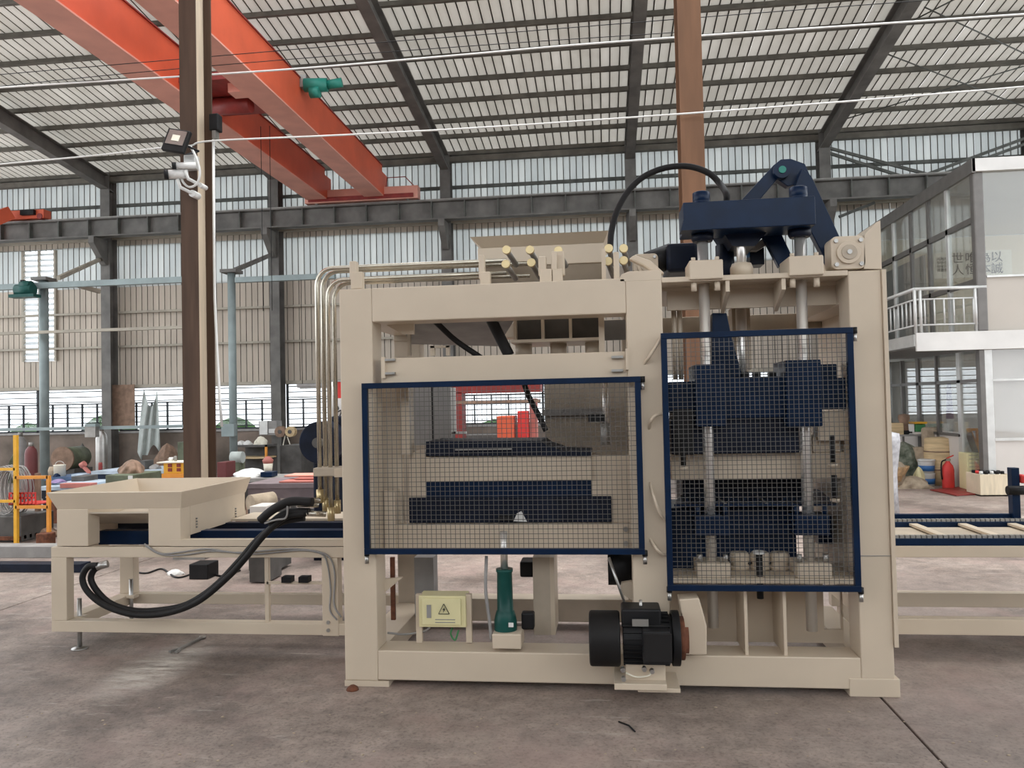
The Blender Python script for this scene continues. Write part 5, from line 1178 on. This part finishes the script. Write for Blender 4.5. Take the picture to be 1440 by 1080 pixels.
for i, (a, b) in enumerate(((210, 806), (232, 803), (262, 812), (300, 806), (325, 808))):
    c = on_floor(a, b); 
tag(MB().tube(spline([AZ(x, y, .01) for x, y in ((180, 802), (205, 806), (228, 800), (250, 812), (285, 803), (312, 810), (338, 802))]), .008, 6).build('cable', 'black'), 'black cable snaking on the floor behind the feed frame', 'cable')
# behind the post: drill press, shelf, tables, papers
e = empty('drill_press', (AY(332, 660, 11.5).x, 11.5, 0), 'grey green bench drill with a round motor head', 'drill'); c = AY(333, 645, 11.5)
MB().cyl((c.x-.08, 11.5, c.z+.02), (c.x+.10, 11.5, c.z+.02), .09, 16).build('motor', 'curtain', e); MB().box(c.x-.06, c.x+.06, 11.45, 11.65, c.z-.2, c.z).build('head', 'olive', e, .01); MB().cyl((c.x, 11.55, 0), (c.x, 11.55, c.z-.1), .04, 12).build('column', 'olive', e); MB().box(c.x-.15, c.x+.15, 11.4, 11.7, 0, .04).build('base', 'olive', e)
e = empty('steel_shelf', (AY(350, 660, 15).x, 15.2, 0), 'brown steel shelf bench with cluttered top under the window', 'shelf')
x0, x1 = AY(330, 630, 15).x, AY(375, 630, 15).x; zt_s = AY(352, 626, 15).z; z2s = AY(352, 643, 15).z
MB().box(x0, x1, 15, 15.5, zt_s-.04, zt_s).build('top_board', 'grey_dark', e); MB().box(x0, x1, 15, 15.5, z2s-.03, z2s).build('middle_board', 'wood', e); MB().box(x1-.04, x1, 15, 15.04, 0, zt_s).build('leg', 'orange', e); MB().box(x0, x0+.04, 15, 15.04, 0, zt_s).build('leg', 'brown', e); MB().box(x0, x1, 15.46, 15.5, 0, zt_s-.05).build('rear_panel', 'grey_dark', e)
for a, b, m_, nm in ((333, 342, 'white', 'crumpled white paper at the left on the shelf top'), (342, 352, 'white', 'white bag in the middle of the shelf top'), (358, 372, 'paper', 'pale cloth bundle at the right on the shelf top')):
    xx = AY((a+b)/2, 626, 15.2).x; tag(heap('paper_bundle', xx, 15.25, .09 if b < 355 else .14, .1, .09 if b < 355 else .17, m_, a, 12), nm, 'bundle').location.z = zt_s
tag(heap('plastic_bag', AY(350, 668, 10.4).x, 10.5, .27, .15, .13, 'white', 21, 16), 'white plastic bag on the steel table beside the drill', 'bag').location.z = AY(350, 672, 10.4).z
BT('block', 'navy', 366, 664, 382, 671, 10.3, .2, 'dark blue packet right of the white plastic bag', 'packet')
x0, x1, z = table(312, 392, 673, 10.2, .7, 'grey_dark', 'grey', 'low grey steel table right of the brown column')
e = empty('red_tool_cart', (AY(312, 660, 10.9).x, 10.9, 0), 'small red tool cart beside the brown column foot', 'cart'); B('cart_box', 'maroon', 305, 650, 318, 672, 10.9, .3, e, .01); MB().box(AY(306, 660, 10.9).x, AY(317, 660, 10.9).x, 10.92, 11.18, 0, AY(312, 672, 10.9).z).build('cart_frame', 'grey_dark', e)
e = empty('bucket', (AY(377, 665, 12).x, 12, 0), 'pale bucket with red flowers beside the wall column', 'bucket'); c = AY(377, 655, 12.); MB().lathe((c.x, 12, AY(377, 664, 12).z), [(.06, 0), (.075, .14)], 16).build('pail', 'paper', e); MB().lathe((c.x, 12, c.z+.03), [(.07, 0), (.09, .06), (.03, .12)], 9).build('red_heads', 'pink', e); MB().box(c.x-.1, c.x+.1, 11.9, 12.1, 0, AY(377, 664, 12).z).build('stand', 'grey_dark', e)
x0, x1, z = table(345, 478, 680, 8.2, .75, 'table_purple', 'table_purple', 'purplish steel table with red plates behind the pipes')
for k, (a, b, c_) in enumerate(((400, 452, 675), (415, 470, 672), (395, 440, 678))):
    xx0, xx1 = AY(a, c_, 8.4).x, AY(b, c_, 8.4).x; tag(MB().box(xx0, xx1, 8.25+.12*k, 8.6+.1*k, z+.004+.022*k, z+.02+.022*k).build('steel_plate', 'pink' if k < 2 else 'red_pale', None, .002), ('lowest salmon red plate on the purplish table', 'middle salmon red plate on the purplish table', 'top red plate on the purplish table')[k], 'plate', 'red plates on the purplish table')
tag(MB().cyl(AY(352, 708, 6.9), AY(384, 703, 7.1), .08, 16).build('log', 'sack'), 'brown rolled mat behind the hopper right corner', 'roll')
BT('carton', 'white_panel', 351, 712, 374, 728, 6.5, .25, 'small pale lilac box behind the hopper right edge', 'box')
# stand for roll and carton
BT('stool', 'grey_dark', 349, 716, 388, 803, 6.9, .35, 'dark low stool carrying the rolled mat', 'stool'); BT('crate', 'grey_dark', 350, 728, 376, 819, 6.5, .3, 'dark crate under the pale lilac box', 'crate')
# big dark blue machine right behind the pipes
e = empty('punching_machine', (AY(455, 660, 7.2).x, 7.6, 0), 'big dark blue machine with a round drum behind the pipes', 'machine')
p = AY(454, 622, 7.2); MB().cyl((p.x-.02, 7.15, p.z), (p.x-.02, 7.5, p.z), .20, 28).build('flywheel', 'navy_dark', e, .01); MB().cyl((p.x-.02, 7.10, p.z), (p.x-.02, 7.15, p.z), .05, 16).build('hub', 'grey_dark', e)
B('body', 'navy_dark', 440, 640, 485, 735, 7.5, .7, e, .02); B('column', 'navy_dark', 466, 585, 486, 735, 7.4, .8, e, .02); MB().box(AY(440, 700, 7.5).x, AY(486, 700, 7.5).x, 7.5, 8.2, 0, .4).build('base', 'navy_dark', e)
# red and white banner
e = empty('hanging_banner', AY(476, 600, 9.2), 'red and white banner with black brush strokes behind the pipes', 'banner')
B('red_header', 'red', 469, 537, 487, 560, 9.2, .01, e); B('white_field', 'white', 469, 560, 487, 600, 9.2, .01, e)
MB().tube(spline([AY(x, y, 9.19) for x, y in ((472, 568), (476, 574), (473, 580), (480, 577), (477, 586), (472, 590), (483, 592))], 4), .008, 5).build('brush_stroke', 'ink', e)
MB().box(AY(466, 536, 9.2).x, AY(490, 536, 9.2).x, 9.19, 9.23, AY(476, 537, 9.2).z, AY(476, 537, 9.2).z+.02).build('top_rod', 'steel', e); [MB().cyl((AY(px, 600, 9.25).x, 9.25, 0), (AY(px, 600, 9.25).x, 9.25, AY(476, 537, 9.2).z+.02), .012, 8).build('pole', 'steel', e) for px in (468, 488)]
# fluorescent tube lamp by the window
p, q = AY(418, 543, 13.9), AY(470, 541, 13.9); e = empty('tube_lamp', (p+q)/2, 'grey tube lamp fitting hanging before the window', 'lamp'); MB().box(p.x, q.x, 13.85, 13.95, p.z-.03, p.z+.04).build('fitting', 'grey', e, .02); [MB().cyl((xx, 13.9, p.z+.04), (xx, 13.9, AY(440, 389, 13.9).z), .006, 5).build('hanger_wire', 'black', e) for xx in (p.x+.1, q.x-.1)]; MB().cyl((p.x+.05, 13.9, p.z-.04), (q.x-.05, 13.9, p.z-.04), .015, 8).build('tube', 'white', e)
# stuff seen through the machine window
e = empty('red_press', (AY(712, 610, 10).x, 10.3, 0), 'red steel press seen through the opening in the machine', 'press')
B('press_body', 'red_crane', 699, 585, 722, 640, 10.0, .5, e, .01); B('top_girder', 'red_dark', 636, 541, 760, 552, 10.2, .3, e); B('press_frame', 'red', 728, 578, 742, 640, 10.1, .3, e, .01); B('press_frame', 'pink', 745, 560, 755, 640, 10.3, .2, e); MB().box(AY(640, 600, 10.2).x, AY(650, 600, 10.2).x, 10.2, 10.5, 0, AY(645, 552, 10.2).z).build('leg', 'red_dark', e); MB().box(AY(700, 600, 10.).x, AY(755, 600, 10.).x, 10., 10.5, 0, AY(720, 640, 10.2).z).build('base', 'grey_dark', e)
B('cross_rail', 'brown', 636, 563, 760, 567, 10.1, .05, e)
e = empty('workbench', (AY(670, 620, 11).x, 11.3, 0), 'grey workbench with clutter seen through the machine opening', 'bench'); B('bench_top', 'grey_dark', 640, 612, 700, 618, 11, .6, e); MB().box(AY(642, 640, 11.1).x, AY(698, 640, 11.1).x, 11.1, 11.5, 0, AY(670, 618, 11).z).build('cabinet', 'grey_dark', e)
tag(heap('potted_shrub', AY(674, 600, 17).x, 19.6, 1.2, .6, 1.15, 'foliage', 31, 16), 'dark green bush outside the window seen through the machine', 'bush')
for px, hh in ((40, 1.3), (150, 1.5), (330, 1.35), (560, 1.1), (820, 1.2)): tag(heap('bush', AY(px, 600, 20.5).x, 20.5, 1.1, .5, hh, 'foliage', px, 18), {40: 'low bush outside the leftmost window', 150: 'bush outside behind the reddish brown board', 330: 'bush outside right of the brown column', 560: 'bush outside hidden mostly by the machine', 820: 'taller bush outside behind the machine'}[px], 'bush')
og = MB().box(-40, 40, 22.0, 45, -.3, -.05).build('ground_outside', 'ground_out'); og['kind'] = 'structure'
# floor bits
c = on_floor(250, 916); d = on_floor(285, 898); e = empty('spanner', (c+d)/2, 'steel spanner lying on the floor under the feed frame', 'spanner')
MB().bar(c+Vector((0, 0, .012)), d+Vector((0, 0, .012)), .022, .01).build('shaft', 'steel_dull', e); u_ = (d-c).normalized(); n_ = Vector((-u_.y, u_.x, 0))
for s_ in (-1, 1): MB().bar(c+n_*s_*.014+Vector((0, 0, .012)), c-u_*.05+n_*s_*.022+Vector((0, 0, .012)), .016, .012).build('jaw', 'steel_dull', e)
MB().cyl(d+Vector((0, 0, .005)), d+Vector((0, 0, .019)), .022, 14).build('ring_end', 'steel', e)
c = on_floor(870, 1016); d = on_floor(893, 1030); tag(MB().tube([c+Vector((0, 0, .004)), (c+d)/2+Vector((.01, .01, .005)), d+Vector((0, 0, .004))], .004, 6).build('wire_offcut', 'black'), 'short black wire offcut on the floor in front of the motor', 'wire')
rnd = random.Random(5); cm = None
for i in range(60):
    px, py = rnd.uniform(20, 1420), rnd.uniform(990, 1075); c = on_floor(px, py); r = rnd.uniform(.004, .009)
    if cm is None: cm = MB().lathe((0, 0, 0), [(1, 0), (.8, .5), (.3, .8)], 7); cm = cm.build('pebble', 'sack'); cme = cm.data
    o = cm if i == 0 else cm.copy()
    if i: COL.objects.link(o)
    o.location = (c.x, c.y, 0); o.scale = (r, r*rnd.uniform(.6, 1), r*.7); tag(o, 'tiny tan stone chip lying on the concrete floor in front of the machine', 'pebble', 'stone chips scattered on the front floor')

# more bench clutter at the back left
def item(name, m, px0, py0, px1, py1, Y, dep, label, cat, shape='box', group=None):
    x0, x1, z0, z1 = RC(px0, py0, px1, py1, Y)
    if shape == 'box': o = MB().box(x0, x1, Y, Y+dep, z0, z1).build(name, m, None, .006)
    elif shape == 'heap': o = heap(name, (x0+x1)/2, Y+dep/2, (x1-x0)/2, dep/2, z1-z0, m, int(px0), 14); o.location.z = z0
    else: o = MB().lathe(((x0+x1)/2, Y+dep/2, z0), [((x1-x0)/2*a, (z1-z0)*b) for a, b in ((.9, 0), (1, .05), (1, .8), (.8, 1))], 16).build(name, m)
    return tag(o, label, cat, group)
def tz_(px, py, Y): return AY(px, py, Y).z
zA_ = AY(97, 684, 9.6).z; zB_ = AY(181, 662, 11.6).z; zC_ = AY(97, 671, 11.9).z
def item_on(name, m, px0, px1, Y, dep, z, h, label, cat, shape='box'):
    x0, x1 = AY(px0, 670, Y).x, AY(px1, 670, Y).x
    if shape == 'box': o = MB().box(x0, x1, Y, Y+dep, z, z+h).build(name, m, None, .006)
    elif shape == 'heap': o = heap(name, (x0+x1)/2, Y+dep/2, (x1-x0)/2, dep/2, h, m, int(px0), 14); o.location.z = z
    else: o = MB().lathe(((x0+x1)/2, Y+dep/2, z), [((x1-x0)/2*a, h*b) for a, b in ((.9, 0), (1, .05), (1, .8), (.8, 1))], 16).build(name, m)
    return tag(o, label, cat)
item_on('cardboard_box', 'grey_dark', 100, 118, 9.95, .3, zA_, .10, 'dark flat box at the back right of the pale topped table', 'box')
item_on('metal_tin', 'steel_dull', 62, 68, 9.8, .12, zA_, .09, 'round grey tin at the left end of the pale topped table', 'tin', 'round')
item_on('rag', 'purple', 66, 84, 9.75, .2, zA_+.03, .05, 'purple rag on the pale blue steel sheet', 'rag', 'heap')
item_on('tool_tray', 'blue_pale', 100, 116, 12.0, .3, zC_, .035, 'pale flat tray on the dusty blue table', 'tray')
item_on('blue_cloth', 'navy', 72, 80, 11.95, .15, zC_, .06, 'dark blue cloth left of the dirty paint can', 'cloth', 'heap')
item_on('machine_vice', 'grey_dark', 193, 204, 11.8, .25, zB_, .14, 'dark bench vice on the navy table right of the brown bag', 'vice')
item_on('rag', 'grey', 206, 220, 11.8, .22, zB_, .08, 'grey crumpled rag on the navy table near the orange block', 'rag', 'heap')
item_on('oil_can', 'red_dark', 136, 141, 11.8, .1, zB_, .12, 'small dark red oil can at the left end of the navy table', 'can', 'round')
for a, b, Y, h, m, lb in ((70, 84, 10.0, .34, 'rust', 'rusty crate under the pale topped table'), (92, 112, 10.1, .40, 'grey_dark', 'dark steel box under the middle of the pale topped table'), (120, 134, 10.0, .28, 'brown', 'brown box under the right end of the pale topped table'), (200, 222, 10.8, .5, 'maroon', 'dark red bin before the navy table'), (330, 345, 9.6, .3, 'brown', 'brown box on the floor under the low grey table'), (420, 438, 8.4, .35, 'grey_dark', 'dark box under the purplish steel table')):
    item_on('floor_box', m, a, b, Y, .35, 0, h, lb, 'box')
item_on('motor_block', 'olive', 250, 262, 14.6, .4, 0, .9, 'olive machine block standing just left of the brown column', 'machine')
item_on('coiled_hose', 'grey_dark', 104, 116, 16.3, .3, 0, .85, 'dark heap against the parapet behind the barrel', 'heap', 'heap')
item_on('scrap_pile', 'brown', 205, 245, 16.4, .6, 0, .8, 'rusty scrap pile against the parapet below the hung cloth', 'scrap', 'heap')
item_on('scrap_pile', 'olive', 2, 24, 16.0, .8, 0, .85, 'olive scrap pile against the parapet at the far left', 'scrap', 'heap')
item_on('machine_base', 'grey_dark', 394, 424, 15.6, .8, 0, .75, 'dark low machine under the cable reels', 'machine')
